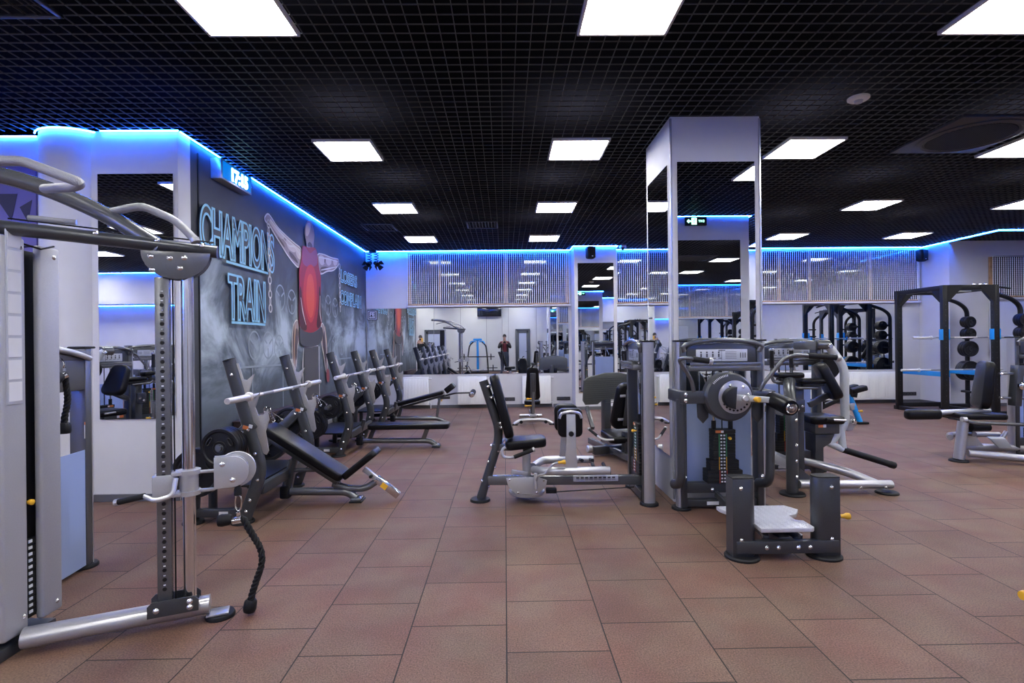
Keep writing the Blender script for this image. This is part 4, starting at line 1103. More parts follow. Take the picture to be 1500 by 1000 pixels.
# ================================================================== seated leg press behind the abductor
ang = .30
t = thing('leg_press_machine', (1.55, 6.6, 0), 'seated leg press with large ribbed footplate, partly hidden behind the abduction machine', 'gym machine', rz=ang)
T = WM[t.name]
R3 = T.to_3x3()
# local: user faces +y
pl = [(-.43, 0, -.12), (-.43, 0, .17), (-.38, 0, .21), (-.10, 0, .27), (.12, 0, .27), (.40, 0, .21), (.45, 0, .17), (.45, 0, -.12), (.41, 0, -.17), (.22, 0, -.18), (.14, 0, -.12), (-.12, 0, -.12), (-.20, 0, -.18), (-.39, 0, -.18)]
TF = T @ Matrix.Translation((.26, .95, .765)) @ Matrix.Rotation(.12, 4, 'X')
M['tread'] = mat('footplate_grey', (.075, .08, .078), .6)
fpz = B(TF).prism(pl, (0, .035, 0), .006).build('footplate', M['tread'], t)
rb_ = B(TF)
for k in range(13):
    z = -.16+.03*k; hw = .42 if z < .18 else .25
    rb_.box((.01, -.003, z), (2*hw-.02 if z > -.12 else .18, .006, .008))
rb_.build('tread_ribs', M['tread'], fpz)
b = B(T); b.bar((.22, 1.03, .03), (.22, 1.03, .75), .10, .12); b.build('footplate_post', M['paint'], t)
b = B(T); b.bar((-.10, 1.0, .55), (-.16, .70, .30), .05, .06); b.build('footplate_brace', M['paint2'], t)
for sx in (-1, 1):
    b = B(T); b.bar((-.05+sx*.10, -.75, .075), (.05+sx*.10, 1.02, .075), .06, .08); b.build('floor_rail', M['paint2'], t)
b = B(T); b.bar((-.33, .35, .075), (.25, .35, .075), .09, .10); b.build('cross_rail', M['paint'], t)
B(T).lathe((-.36, .35, .10), (-1, 0, 0), [(0, 0), (.05, 0), (.05, .05), (.04, .06), (0, .06)], 18).build('rail_end', M['silver'], t)
b = B(T); b.bar((-.05, -.0, .08), (-.05, -.02, .36), .09, .10); b.build('seat_post', M['paint'], t)
TBk = T @ frame_T((-.05, -.12, .68), (1, 0, 0), (0, -.22, 1))
pad(TBk, .46, .58, .10, .82, .10, .03).build('backrest', M['black'], t)
b = B(TBk); b.box((0, -.025, 0), (.20, .03, .46), .01); b.build('backrest_plate', M['paint'], t)
for sx in (-1, 1):
    for z in (-.15, .15): bolt(t, TBk @ V((sx*.15, -.012, z)), R3 @ V((0, -1, .1)), .014); B(TBk).box((sx*.12, -.012, z), (.10, .02, .03), .004).build('pad_bracket', M['silver'], t)
pad(T @ frame_T((-.05, .15, .33), (1, 0, 0), (0, 1, .10)), .46, .44, .09, .85, .09, .03).build('seat', M['black'], t)
for sx in (-1, 1):
    b = B(T); b.tube([(-.05+sx*.20, -.05, .28), (-.05+sx*.31, .03, .27), (-.05+sx*.40, .22, .38)], .013, 10, bend=.06); b.build('side_handle', M['silver'], t)
    b = B(T); b.cyl((-.05+sx*.345, .105, .31), (-.05+sx*.40, .22, .38), .018, seg=12); b.build('handle_grip', M['grip'], t)
    B(T).ball((-.05+sx*.402, .225, .383), .022, seg=10).build('grip_cap', M['silver'], t)
b = B(T); b.bar((-.05, -.22, .55), (.62, -.30, .50), .07, .07); b.build('press_arm', M['paint'], t)
B(T).lathe((.60, -.30, .50), (1, -.1, 0), [(0, 0), (.04, 0), (.04, .03), (0, .035)], 16).build('arm_cap', M['rubber'], t)
B(T).lathe((.62, -.33, .53), (.6, -.8, 0), [(0, 0), (.012, 0), (.012, .03), (.02, .035), (.02, .06), (0, .065)], 12).build('selector_knob', M['yellow'], t)
b = B(T); b.tube([(.55, -.34, .42), (.56, -.34, .22), (.50, -.34, .20)], .018, 10, bend=.04); b.build('release_lever', M['chrome'], t)
b = B(T); b.bar((.58, -.32, .03), (.58, -.32, .47), .07, .09); b.build('arm_post', M['paint'], t)
b = B(T); b.bar((-.16, -.75, .05), (.62, -.72, .05), .09, .08); b.build('rear_foot', M['paint'], t)
tower(t, T @ Matrix.Translation((.95, .25, 0)) @ Matrix.Rotation(PI/2, 4, 'Z'), .58, 1.48)
b = B(T); b.bar((.05, .25, .075), (.95, .25, .075), .07, .08); b.build('tower_link', M['paint'], t)
# ================================================================== standing multi hip machine (right of column)
t = thing('multi_hip_machine', (1.9, 4.2, 0), 'standing hip machine with large dial, weight stack and chequer plate platform before the column', 'gym machine')
TW = Matrix.Translation((1.90, 4.68, 0))
tower(t, TW, .70, 1.48, stack_x=.02, gz=(.22, .98))
Yd = 4.33
# cross bar with pivot plates
b = B(); b.bar((1.45, Yd+.02, 1.02), (2.22, Yd+.02, 1.02), .05, .105, up=(0, 0, 1), bev=.012); b.build('pivot_crossbar', M['paint'], t)
for sx, x in ((-1, 1.46), (1, 2.20)):
    b = B(); b.bar((x, Yd, 1.02), (x, 4.66, 1.02), .055, .10, bev=.012); b.build('pivot_side_arm', M['paint'], t)
    for z in (.995, 1.045): bolt(t, (x+sx*-.02+(.0), Yd-.006, z), (0, -1, 0), .014)
    # U frame tube down and back to the posts
    b = B(); b.tube([(x+(-.005 if sx < 0 else .01)+sx*.0, Yd+.06, 1.0), (x+sx*.0, Yd+.06, .30), (x+sx*.0, 4.60, .24)], .042, 16, bend=.12, ry=.034); b.build('side_frame_tube', M['paint'], t)
    bolt(t, (x+sx*.045*-1, Yd+.1, .34), (-sx, -.8, 0), .016)
    # horn handles
    b = B(); hx = x+sx*.02
    if sx < 0: pts = [(1.545, Yd, 1.07), (1.525, Yd-.02, 1.16), (1.405, Yd-.06, 1.335), (1.43, Yd-.12, 1.352), (1.62, Yd-.14, 1.322)]
    else: pts = [(2.09, Yd, 1.07), (2.12, Yd-.02, 1.14), (2.27, Yd-.06, 1.34), (2.34, Yd-.10, 1.365), (2.64, Yd-.14, 1.34)]
    b.tube(pts, .0165, 12, bend=.05); b.build('horn_handle', M['paint2'], t)
    e0, e1 = V(pts[-2]), V(pts[-1])
    b = B(); b.cyl(e0.lerp(e1, .35 if sx < 0 else .30), e1, .022, seg=16); b.build('handle_grip', M['grip'], t)
    d = (e1-e0).normalized(); B().lathe(e1, d, [(0, 0), (.030, 0), (.030, .022), (.024, .03), (0, .03)], 20).build('grip_cap', M['silver'], t)
# dial
dc = V((1.83, Yd-.02, 1.025))
b = B(); b.lathe(dc+V((0, .09, 0)), (0, -1, 0), [(0, 0), (.185, 0), (.20, .02), (.20, .09), (.185, .11), (.15, .115), (0, .115)], 48); b.build('dial_drum', M['paint'], t)
b = B(); b.lathe(dc+V((.035, -.025, -.0)), (0, -1, 0), [(0, 0), (.135, 0), (.135, .012), (.128, .016), (0, .016)], 40); b.build('dial_plate', M['post'], t)
b = B()
for k in range(9):
    a = -2.6+k*.29; b.lathe(dc+V((.035+.108*math.cos(a), -.0415, .108*math.sin(a))), (0, -1, 0), [(0, 0), (.009, 0), (.009, .0012), (0, .0012)], 10)
b.build('dial_holes', M['rubber'], t)
for a in (2.0, .9, .2): bolt(t, dc+V((.035+.105*math.cos(a), -.04, .105*math.sin(a))), (0, -1, 0), .012)
# curved lettering band on the rim (small pale ticks)
b = B()
for k in range(11):
    a = PI*.78-k*.075; b.box(dc+V((.178*math.cos(a), -.0262, .178*math.sin(a))), (.006, .002, .016), 0, Euler((0, -(a-PI/2), 0)).to_matrix())
b.build('dial_lettering', M['white'], t, smooth=False)
# half round counterweight
b = B(); hp = [(dc.x+.02, 0, dc.z+.09)]+[(dc.x+.02-.105*math.cos(a), 0, dc.z+.09*math.sin(a)) for a in [PI/2-PI*k/18 for k in range(1, 18)]]+[(dc.x+.005, 0, dc.z-.09)]
b.prism([(x, dc.y-.05, z) for x, _, z in hp], (0, -.07, 0), .010); b.build('counterweight', M['stack'], t)
# swing arm and roller
b = B(); b.bar((dc.x+.02, dc.y-.075, 1.028), (2.16, dc.y-.10, 1.002), .03, .048, bev=.006); b.build('swing_arm', M['lightgrey'], t)
bh = B(); bh.lathe((dc.x+.085, dc.y-.10, 1.022), (0, -1, 0), [(0, 0), (.03, 0), (.03, .012), (.02, .025), (0, .025)], 20); bh.build('pivot_hub', M['silver'], t)
B().lathe((1.99, dc.y-.10, 1.015), (.3, -1, 0), [(0, 0), (.012, 0), (.012, .015), (.022, .02), (.022, .05), (0, .055)], 14).build('selector_knob', M['yellow'], t)
r0, r1 = V((2.165, dc.y-.03, 1.008)), V((2.165, dc.y-.32, .968)); d = (r1-r0).normalized()
b = B(); b.lathe(r0, d, [(0, 0), (.05, 0), (.062, .015), (.065, .10), (.065, (r1-r0).length-.02), (.058, (r1-r0).length), (0, (r1-r0).length)], 28); b.build('roller_pad', M['black'], t)
b = B(); b.lathe(r1, d, [(0, 0), (.043, 0), (.043, .008), (.035, .014), (.018, .014), (.016, .022), (0, .024)], 24); b.build('roller_cap', M['chrome'], t)
st = B()
dx = d.orthogonal().normalized(); dy = d.cross(dx)
for k in range(26):
    a = 2*PI*k/26; p = r1-d*.004+(dx*math.cos(a)+dy*math.sin(a))*.056; st.box(p, (.006, .006, .006))
st.build('roller_stitching', M['grip'], t)
# lower pulleys/brackets of the dial
b = B(); b.lathe((1.90, Yd+.16, .86), (0, -1, 0), [(0, 0), (.06, 0), (.052, .012), (.06, .024), (0, .024)], 24); b.build('pulley', M['paint2'], t)
for x in (1.66, 2.12): B().prism([(x-.05, Yd+.10, 1.0), (x+.05, Yd+.10, 1.0), (x+.045, Yd+.10, .84), (x, Yd+.10, .79), (x-.045, Yd+.10, .84)], (0, .02, 0), .004).build('hanger_plate', M['paint'], t)
# link beam to platform
b = B(); b.bar((1.92, 4.66, .07), (1.92, 3.62, .09), .10, .08, bev=.01); b.build('floor_beam', M['paint'], t)
b = B(); b.bar((1.82, 4.58, .16), (1.86, 4.12, .05), .03, .05); b.bar((2.02, 4.58, .16), (1.98, 4.12, .05), .03, .05); b.build('beam_gusset', M['paint'], t)
for x in (1.80, 1.95): bolt(t, (x, 4.64-.035, .185), (0, -1, 0), .013)
# platform unit
Yp = 3.62
for s, x in ((-1, 1.613), (1, 2.18)):
    pts = []
    w_, d_ = .083, .055
    rr = .05
    # rounded inner edge, square outer edge
    for k in range(7): a = -PI/2+PI*k/6; pts.append((x-s*(w_-rr)-s*rr*math.cos(a), Yp+d_*math.sin(a), .018))
    pts += [(x+s*w_, Yp+d_, .018), (x+s*w_, Yp-d_, .018)]
    B().prism(pts, (0, 0, .53), .004).build('side_post', M['paint'], t)
    B().prism([(px, py, .548) for px, py, _ in pts], (0, 0, .008), .003).build('post_cap', M['rubber'], t)
    B().lathe((x-s*.0, Yp, 0), (0, 0, 1), [(0, 0), (.115, 0), (.115, .012), (.105, .022), (0, .022)], 32).build('foot_pad', M['rubber'], t)
    for z in (.485, .135): bolt(t, (x+s*.025*(1 if s < 0 else 1)-(.0), Yp-d_-.001, z), (0, -1, 0), .012)
b = B(); b.bar((1.55, Yp-.04, .085), (2.25, Yp-.04, .085), .05, .085, bev=.006); b.build('front_crossbar', M['paint'], t)
for x in (1.755, 1.835, 1.97, 2.05): bolt(t, (x, Yp-.066, .085), (0, -1, 0), .013)
M['checker'] = None
def checker_mat():
    m, nt, p = new_mat('chequer_plate'); N, L = nt.nodes.new, nt.links.new
    p.inputs['Metallic'].default_value = .35; p.inputs['Roughness'].default_value = .35; p.inputs['Base Color'].default_value = (.62, .63, .68, 1)
    return m
M['checker'] = checker_mat()
po = [(1.705, Yp-.09), (2.055, Yp-.09), (2.075, Yp-.07), (2.075, Yp+.06), (2.03, Yp+.07), (2.03, Yp+.17), (2.10, Yp+.20), (2.17, Yp+.30), (2.12, Yp+.40), (1.60, Yp+.40), (1.60, Yp+.34), (1.71, Yp+.10)]
pz = .225
plat = B().prism([(x, y, pz-.028) for x, y in po], (0, 0, .028), .003).build('platform', M['checker'], t)
dm = B()
def inpoly(x, y):
    c = False; n = len(po)
    for i in range(n):
        x1, y1 = po[i]; x2, y2 = po[(i+1) % n]
        if (y1 > y) != (y2 > y) and x < (x2-x1)*(y-y1)/(y2-y1)+x1: c = not c
    return c
i = 0
yy = Yp-.08
while yy < Yp+.39:
    xx = 1.60+(.012 if i % 2 else 0)
    j = 0
    while xx < 2.18:
        if inpoly(xx, yy) and inpoly(xx+.012, yy) and inpoly(xx-.012, yy):
            a = PI/4 if (i+j) % 2 else -PI/4
            c_, s_ = math.cos(a), math.sin(a)
            L_, W_ = .011, .0035
            dm.prism([(xx+c_*L_, yy+s_*L_, pz), (xx-s_*W_, yy+c_*W_, pz), (xx-c_*L_, yy-s_*L_, pz), (xx+s_*W_, yy-c_*W_, pz)], (0, 0, .0018))
        xx += .024; j += 1
    yy += .018; i += 1
dm.build('tread_pattern', M['checker'], plat, smooth=False)
b = B()
for k in range(10): b.box((1.73+.035*k, Yp-.0905, pz-.014), (.02, .002, .006), 0, Euler((0, -.6, 0)).to_matrix())
b.build('edge_pattern', M['checker'], plat, smooth=False)
b = B(); b.bar((1.78, Yp+.0, .12), (1.86, Yp+.30, .19), .04, .05); b.bar((2.02, Yp+.0, .12), (1.94, Yp+.30, .19), .04, .05); b.build('platform_lift_arm', M['paint2'], t)
b = B(); b.cyl((2.26, Yp+.0, .27), (2.30, Yp-.0, .27), .012, seg=10); b.build('knob_stem', M['silver'], t)
B().lathe((2.295, Yp, .27), (1, 0, 0), [(0, 0), (.013, 0), (.013, .025), (.022, .045), (.021, .065), (0, .07)], 16).build('adjustment_knob', M['yellow'], t)

# ================================================================== seated dip machine right of it
t = thing('seated_dip_machine', (3.2, 5.5, 0), 'weight machine with pale bent lever arm and long black grip, right of the hip machine', 'gym machine')
tower(t, Matrix.Translation((3.19, 5.95, 0)), .68, 1.46, stack_x=-.02, gz=(.2, .98))
xp, yp = 2.745, 5.05
b = B(); b.tube([(xp, yp, .02), (xp, yp, .80), (xp+.06, yp+.16, 1.0), (xp+.18, yp+.36, 1.09)], .056, 16, bend=.16, ry=.045, up=(0, 1, 0)); b.build('front_post', M['paint'], t)
disc_foot(t, xp, yp, .115)
for z in (.18, .33, .48, .72): bolt(t, (xp+.02, yp-.045, z), (.3, -1, 0), .014)
b = B(); b.tube([(xp+.05, yp-.02, .105), (3.70, yp, .085)], .045, 16, ry=.04); b.build('floor_tube', M['post'], t)
B().lathe((3.66, yp, 0), (0, 0, 1), [(0, 0), (.10, 0), (.10, .012), (.09, .02), (0, .022)], 24).build('foot_pad', M['rubber'], t)
for x in (3.38, 3.62): bolt(t, (x, yp-.043, .07), (0, -1, 0), .013)
b = B(); b.tube([(2.86, 5.75, .20), (3.15, 5.50, .21), (3.42, 5.25, .155), (3.56, 5.06, .09)], .042, 16, bend=.2); b.build('diagonal_tube', M['post'], t)
b = B(); b.prism([(xp+.04, yp, .36), (xp+.075, yp, .25), (xp+.20, yp, .15), (xp+.20, yp, .12), (xp+.04, yp, .12)], (0, .012, 0), .002); b.build('post_gusset', M['paint'], t)
b = B(); b.bar((xp-.02, yp+.05, .30), (2.86, 5.88, .25), .06, .09); b.build('brace', M['post'], t)
b = B(); b.bar((xp-.3, yp+.5, .40), (xp, yp, .28), .05, .09, bev=.01); b.build('brace', M['post'], t)
b = B(); b.bar((xp-.05, yp+.03, .78), (2.30, 5.9, .86), .05, .06); b.build('upper_brace', M['paint2'], t)
# seat mast behind post
b = B(); b.bar((3.05, 5.50, .02), (3.05, 5.50, 1.02), .10, .09, bev=.014); b.build('mast', M['paint'], t)
disc_foot(t, 3.05, 5.50, .10)
b = B(); b.box((3.03, 5.44, .80), (.11, .05, .13), .006); b.build('mast_bracket', M['paint'], t)
for x, z in ((3.06, .80), (3.01, .765)): bolt(t, (x, 5.415, z), (0, -1, 0), .014)
# elbow pads with handles
for (xc, zc, hx) in ((2.91, 1.12, 2.715), (3.14, 1.058, 2.915)):
    B().box((xc, 5.40, zc), (.27, .13, .055), .022, seg=3).build('elbow_pad', M['black'], t)
    B().box((xc, 5.40, zc-.04), (.22, .10, .022), .004).build('pad_base', M['rubber'], t)
    b = B(); b.tube([(hx, 5.36, 1.36), (hx, 5.36, 1.10), (hx+.02, 5.36, zc-.065), (xc+.05, 5.38, zc-.07)], .0155, 12, bend=.06); b.build('handle_tube', M['paint2'], t)
    b = B(); b.cyl((hx, 5.36, 1.20), (hx, 5.36, 1.375), .021, seg=14); b.build('handle_grip', M['grip'], t)
    B().lathe((hx, 5.36, 1.375), (0, 0, 1), [(0, 0), (.028, 0), (.028, .018), (0, .022)], 16).build('grip_cap', M['silver'], t)
b = B(); b.bar((2.80, 5.42, 1.045), (3.20, 5.42, 1.0), .05, .04); b.build('elbow_rail', M['paint'], t)
# backrest leaning
TB2 = frame_T((3.285, 5.45, 1.035), (.25, 1, 0), (-.36, .05, .8))
pad(TB2, .30, .40, -.10, .8, .08, .03).build('backrest', M['black'], t)
b = B(); b.bar((3.17, 5.5, .80), (3.36, 5.49, .90), .05, .06); b.bar((3.36, 5.49, .90), (3.38, 5.49, 1.02), .05, .04); b.build('backrest_arm', M['paint'], t)
# black head pad / cushion behind
B().lathe((3.50, 5.75, 1.20), (.3, -1, 0), [(0, 0), (.13, 0), (.15, .02), (.15, .06), (.13, .08), (0, .08)], 28).build('chest_pad', M['black'], t)
# seat block and shrouds
pad(frame_T((3.36, 5.62, .68), (1, 0, 0), (0, 1, 0)), .36, .36, .08, .9, .06, .025).build('seat', M['black'], t)
B().box((3.34, 5.60, .57), (.26, .28, .14), .012).build('seat_shroud', M['paint'], t)
B().prism([(3.24, 5.50, .49), (3.44, 5.50, .49), (3.40, 5.50, .40), (3.24, 5.50, .30)], (0, .2, 0), .006).build('lower_shroud', M['paint'], t)
b = B(); b.bar((3.30, 5.58, .03), (3.30, 5.58, .5), .09, .09); b.build('seat_post', M['paint'], t)
B().box((3.27, 5.458, .585), (.05, .004, .03)).build('warning_label', M['orange'], t)
B().box((3.31, 5.458, .585), (.03, .004, .03)).build('label_patch', M['white'], t)
b = B(); b.cyl((3.36, 5.41, .655), (3.50, 5.41, .648), .012, seg=10); b.build('seat_lever', M['silver'], t)
b = B(); b.cyl((3.30, 5.41, .657), (3.37, 5.41, .654), .018, seg=12); b.build('lever_grip', M['grip'], t)
# pale lever arm
arm = [(3.36, 5.58, 1.425), (3.43, 5.57, 1.41), (3.585, 5.56, 1.19), (3.585, 5.55, .60), (3.53, 5.55, .52), (3.40, 5.54, .385)]
b = B(); b.tube(arm, .044, 16, bend=.09, ry=.036, up=(0, 1, 0)); b.tube([(3.535, 5.55, .55), (3.545, 5.53, .34)], .036, 14); b.build('lever_arm', M['lightgrey'], t)
b = B(); b.cyl((3.30, 5.58, 1.43), (3.43, 5.57, 1.425), .05, seg=18); b.bar((3.20, 5.80, 1.42), (3.32, 5.58, 1.42), .07, .09); b.build('arm_pivot', M['paint2'], t)
B().lathe((3.42, 5.53, 1.415), (.3, -1, .1), [(0, 0), (.028, 0), (.026, .012), (0, .016)], 16).build('pivot_cap', M['chrome'], t)
b = B(); b.cyl((3.39, 5.54, .395), (3.54, 5.53, .325), .034, seg=14); b.build('handle_socket', M['lightgrey'], t)
b = B(); b.lathe((3.53, 5.535, .33), V((4.04, 5.48, .165))-V((3.53, 5.535, .33)), [(0, 0), (.034, 0), (.034, .50), (.037, .505), (.037, .55), (.03, .56), (0, .56)], 18); b.build('press_handle', M['rubber'], t)
for x in (3.50, 3.645):
    b = B(); b.lathe((x, 5.53, .615), (.1, -1, 0), [(0, 0), (.028, 0), (.028, .03), (.02, .045), (0, .045)], 16); b.build('link_joint', M['chrome'], t)
b = B(); b.lathe((3.63, 5.58, .60), (0, -1, 0), [(0, 0), (.09, 0), (.085, .01), (0, .012)], 24); b.build('link_disc', M['post'], t)
B().box((3.52, 5.885, .46), (.004, .05, .10)).build('warning_label', M['orange'], t)

# ================================================================== leg extension machine at the right edge
t = thing('leg_extension_machine', (5.9, 6.3, 0), 'leg extension machine with long black roller pad at the right edge of the room', 'gym machine')
b = B(); b.box((5.09, 6.40, .555), (.43, .12, .125), .045, seg=4); b.build('shin_pad', M['black'], t)
b = B(); b.tube([(5.27, 6.42, .575), (5.95, 6.45, .585)], .04, 14, ry=.03); b.build('pad_arm', M['silver'], t)
pad(frame_T((5.74, 6.42, .50), (0, 1, 0), (1, 0, -.03)), .40, .58, .07, .9, .07, .025).build('seat', M['black'], t)
b = B(); b.tube([(5.45, 6.24, .51), (5.55, 6.22, .475), (6.25, 6.22, .44)], .022, 12, bend=.05); b.build('seat_rail', M['paint2'], t)
B().lathe((5.43, 6.24, .515), (1, -.05, -.08), [(0, 0), (.03, 0), (.03, .05), (0, .055)], 14).build('rail_cap', M['silver'], t)
b = B(); b.tube([(5.44, 6.30, .03), (5.50, 6.30, .48)], .062, 16, ry=.05); b.build('front_post', M['post'], t)
disc_foot(t, 5.44, 6.30, .10)
b = B(); b.tube([(5.50, 6.24, .11), (6.55, 5.88, .05)], .042, 14); b.build('floor_tube', M['post'], t)
b = B(); b.tube([(5.60, 6.42, .15), (6.45, 6.5, .10)], .045, 14); b.build('floor_tube', M['post'], t)
b = B(); b.tube([(5.55, 6.55, .24), (5.70, 6.75, .24), (6.4, 6.8, .22)], .035, 12, bend=.1); b.build('rear_tube', M['post'], t)
b = B(); b.prism([(5.56, 6.36, .42), (5.60, 6.36, .42), (5.80, 6.36, .17), (5.56, 6.36, .17)], (0, .012, 0), .002); b.build('gusset', M['plate_grey'], t)
B().cyl((5.62, 6.34, .40), (5.84, 6.34, .40), .05, seg=20).build('ankle_roller', M['black'], t)
B().cyl((5.60, 6.36, .33), (5.60, 6.26, .33), .03, seg=14).build('roller_pivot', M['paint2'], t)
b = B(); b.prism([(5.86, 6.34, .26), (6.02, 6.30, .26), (6.10, 6.30, .15), (5.98, 6.34, .14)], (0, .05, .02), .004); b.build('foot_lever', M['lightgrey'], t)
b = B(); b.cyl((6.04, 6.4, .22), (6.12, 6.4, .33), .025, seg=12); b.build('foot_stop', M['post'], t)
TB3 = frame_T((5.92, 6.42, .90), (.45, 1, 0), (.14, 0, 1))
pad(TB3, .40, .58, .10, .85, .09, .03).build('backrest', M['black'], t)
b = B(); b.bar((6.05, 6.22, .67), (6.09, 6.22, 1.15), .08, .10, up=(0, 1, 0)); b.build('backrest_spine', M['paint'], t)
for z in (1.05, .76):
    b = B(); b.bar((5.92, 6.28, z), (6.14, 6.20, z), .03, .03); b.build('pad_bracket', M['paint2'], t); bolt(t, (5.93, 6.25, z), (-.2, -1, 0), .016)
B().lathe((6.075, 6.16, .91), (0, -1, 0), [(0, 0), (.045, 0), (.045, .02), (.03, .03), (0, .03)], 20).build('adjuster_hub', M['chrome'], t)
b = B(); b.tube([(6.08, 6.14, .90), (6.30, 6.08, .89), (6.55, 6.05, .87)], .03, 12); b.build('side_handle', M['silver'], t)
B().box((6.36, 6.045, .885), (.09, .03, .045), .008).build('range_tag', M['yellow'], t)
b = B(); b.bar((6.24, 6.20, .02), (6.24, 6.20, .95), .12, .10, bev=.014); b.build('mast', M['paint2'], t)
for z in (.82, .60): bolt(t, (6.20, 6.148, z), (0, -1, 0), .016)
b = B(); b.tube([(6.30, 6.18, .36), (6.50, 5.95, .0)], .055, 14); b.build('rear_strut', M['post'], t)
tower(t, Matrix.Translation((6.66, 6.50, 0)) @ Matrix.Rotation(.0, 4, 'Z'), .72, 1.48, stack_x=-.02)
# ================================================================== power rack
def power_rack(x0, y0, label):
    x1, y1 = x0+.96, y0+1.15
    t = thing('power_rack', ((x0+x1)/2, (y0+y1)/2, 0), label, 'power rack')
    for x in (x0, x1):
        for y in (y0, y1):
            up = B().box((x, y, 1.235), (.11, .075, 2.45), .005).build('upright', M['rack'], t)
            h = B()
            sx = 1 if x == x0 else -1
            z = .3
            while z < 2.2:
                h.lathe((x, y-.038, z), (0, -1, 0), [(0, 0), (.010, 0), (.010, .0012), (0, .0012)], 8)
                h.box((x+sx*.0555, y, z), (.0015, .018, .022)); z += .1
            h.build('upright_holes', M['paint2'], up, smooth=False)
    for x in (x0, x1):
        B().bar((x, y0-.25, .04), (x, y1+.1, .04), .09, .08, bev=.004).build('base_rail', M['rack'], t)
        B().box((x, y0-.30, .006), (.22, .22, .012), .003).build('floor_plate', M['rack'], t)
        B().bar((x, y0+.0, 2.415), (x, y1, 2.415), .07, .09, bev=.004).build('top_side_beam', M['rack'], t)
        for y, s in ((y0, 1), (y1, -1)):
            B().prism([(x-.03, y+s*.03, 2.46), (x-.03, y+s*.28, 2.46), (x-.03, y+s*.28, 2.40), (x-.03, y+s*.03, 2.12)], (.012, 0, 0)).build('corner_gusset', M['rack'], t)
    for y in (y0, y1):
        B().bar((x0, y, 2.415), (x1, y, 2.415), .07, .09, bev=.004).build('top_cross_beam', M['rack'], t)
        for x, s in ((x0, 1), (x1, -1)):
            B().prism([(x+s*.03, y-.04, 2.46), (x+s*.30, y-.04, 2.46), (x+s*.30, y-.04, 2.40), (x+s*.03, y-.04, 2.12)], (0, .012, 0)).build('corner_gusset', M['rack'], t)
    B().bar((x0, y1, .10), (x1, y1, .10), .07, .09, bev=.004).build('rear_cross_beam', M['rack'], t)
    b = B(); b.tube([(x0+.05, y0+.45, 2.38), (x1-.05, y0+.45, 2.38)], .016, 10); b.build('pull_up_bar', M['silver'], t)
    for k in range(3):
        xx = x0+.52+.11*k
        B().tube([(xx, y0-.01, 2.47), (xx+.05, y0-.01, 2.47)], .022, 12).build('grip_ball', M['chrome'], t)
        B().cyl((xx+.02, y0+.0, 2.40), (xx+.02, y0, 2.47), .012, seg=8).build('grip_stem', M['rack'], t)
    b = B(); b.tube([(x0+.40, y0+.2, 2.38), (x0+.28, y0+.05, 2.33)], .02, 10); b.build('angled_grip', M['grip'], t)
    b = B(); b.tube([(x1+.05, y0, 2.42), (x1+.20, y0-.1, 2.38)], .016, 10); b.build('angled_grip', M['grip'], t)
    # J hooks and safeties
    for x in (x0, x1):
        b = B(); b.box((x+.07, y0+.02, 1.54), (.03, .10, .20), .006); b.box((x+.07, y0+.11, 1.455), (.04, .12, .03), .004); b.box((x+.07, y0+.165, 1.49), (.04, .02, .08), .004); 
        b.build('bar_hook', M['blue'], t)
        B().box((x-.062, y0+.0, 1.54), (.012, .09, .20), .003).build('hook_plate', M['blue'], t)
        b = B(); b.bar((x+.075, y0, .79), (x+.075, y1, .79), .05, .09, bev=.004); b.build('safety_bar', M['blue'], t)
    # plate storage posts
    for y in (y0, y1):
        yy = y+.03
        b = B(); b.tube([(x1+.03, yy, 2.30), (x1+.34, yy, 2.20), (x1+.51, yy, 2.06), (x1+.51, yy, .02)], .045, 14, bend=.22, ry=.038); b.build('storage_post', M['rack'], t)
        B().bar((x1, yy, .06), (x1+.51, yy, .06), .07, .07, bev=.004).build('storage_base', M['rack'], t)
        for z in (1.80, 1.56, 1.25, .80, .36):
            b = B(); b.tube([(x1+.50, yy+.0, z), (x1+.39, yy, z), (x1+.39, yy-.24, z)], .024, 12); b.build('plate_peg', M['rack'], t)
    return t
RX, RY = 8.2, 9.78
power_rack(RX, RY, 'black power rack with bright blue hooks and safety bars in the right rear corner')
for (z, yy, xc, lab) in ((1.483, RY+.12, 8.70, 'long steel barbell held in the blue hooks of the power rack'), (.85, RY+.55, 8.80, 'long steel barbell lying on the blue safety bars of the power rack')):
    o = dup(bb, (xc, yy, z), PI/2, lab); o['group'] = 'barbells on the power rack'
def rack_plates(yp, specs, where):
    for (z, r, th, n, nm) in specs:
        for k in range(n):
            place_plate(r, th, (RX+.96+.39, yp-.205+(th+.004)*k, z-.002), '%s black plate on the %s peg of the %s storage post' % ((ords[k] if k < n-1 else 'innermost') if n > 1 else 'single', nm, where), 'black weight plates on the power rack')
rack_plates(RY+1.18, ((1.80, .115, .045, 3, 'top'), (1.56, .115, .045, 3, 'second'), (1.25, .16, .05, 3, 'third'), (.80, .20, .04, 4, 'fourth')), 'rear')
rack_plates(RY+.03, ((1.80, .115, .045, 3, 'top'), (1.56, .115, .045, 3, 'second'), (1.25, .16, .05, 3, 'third'), (.80, .20, .04, 3, 'fourth')), 'front')

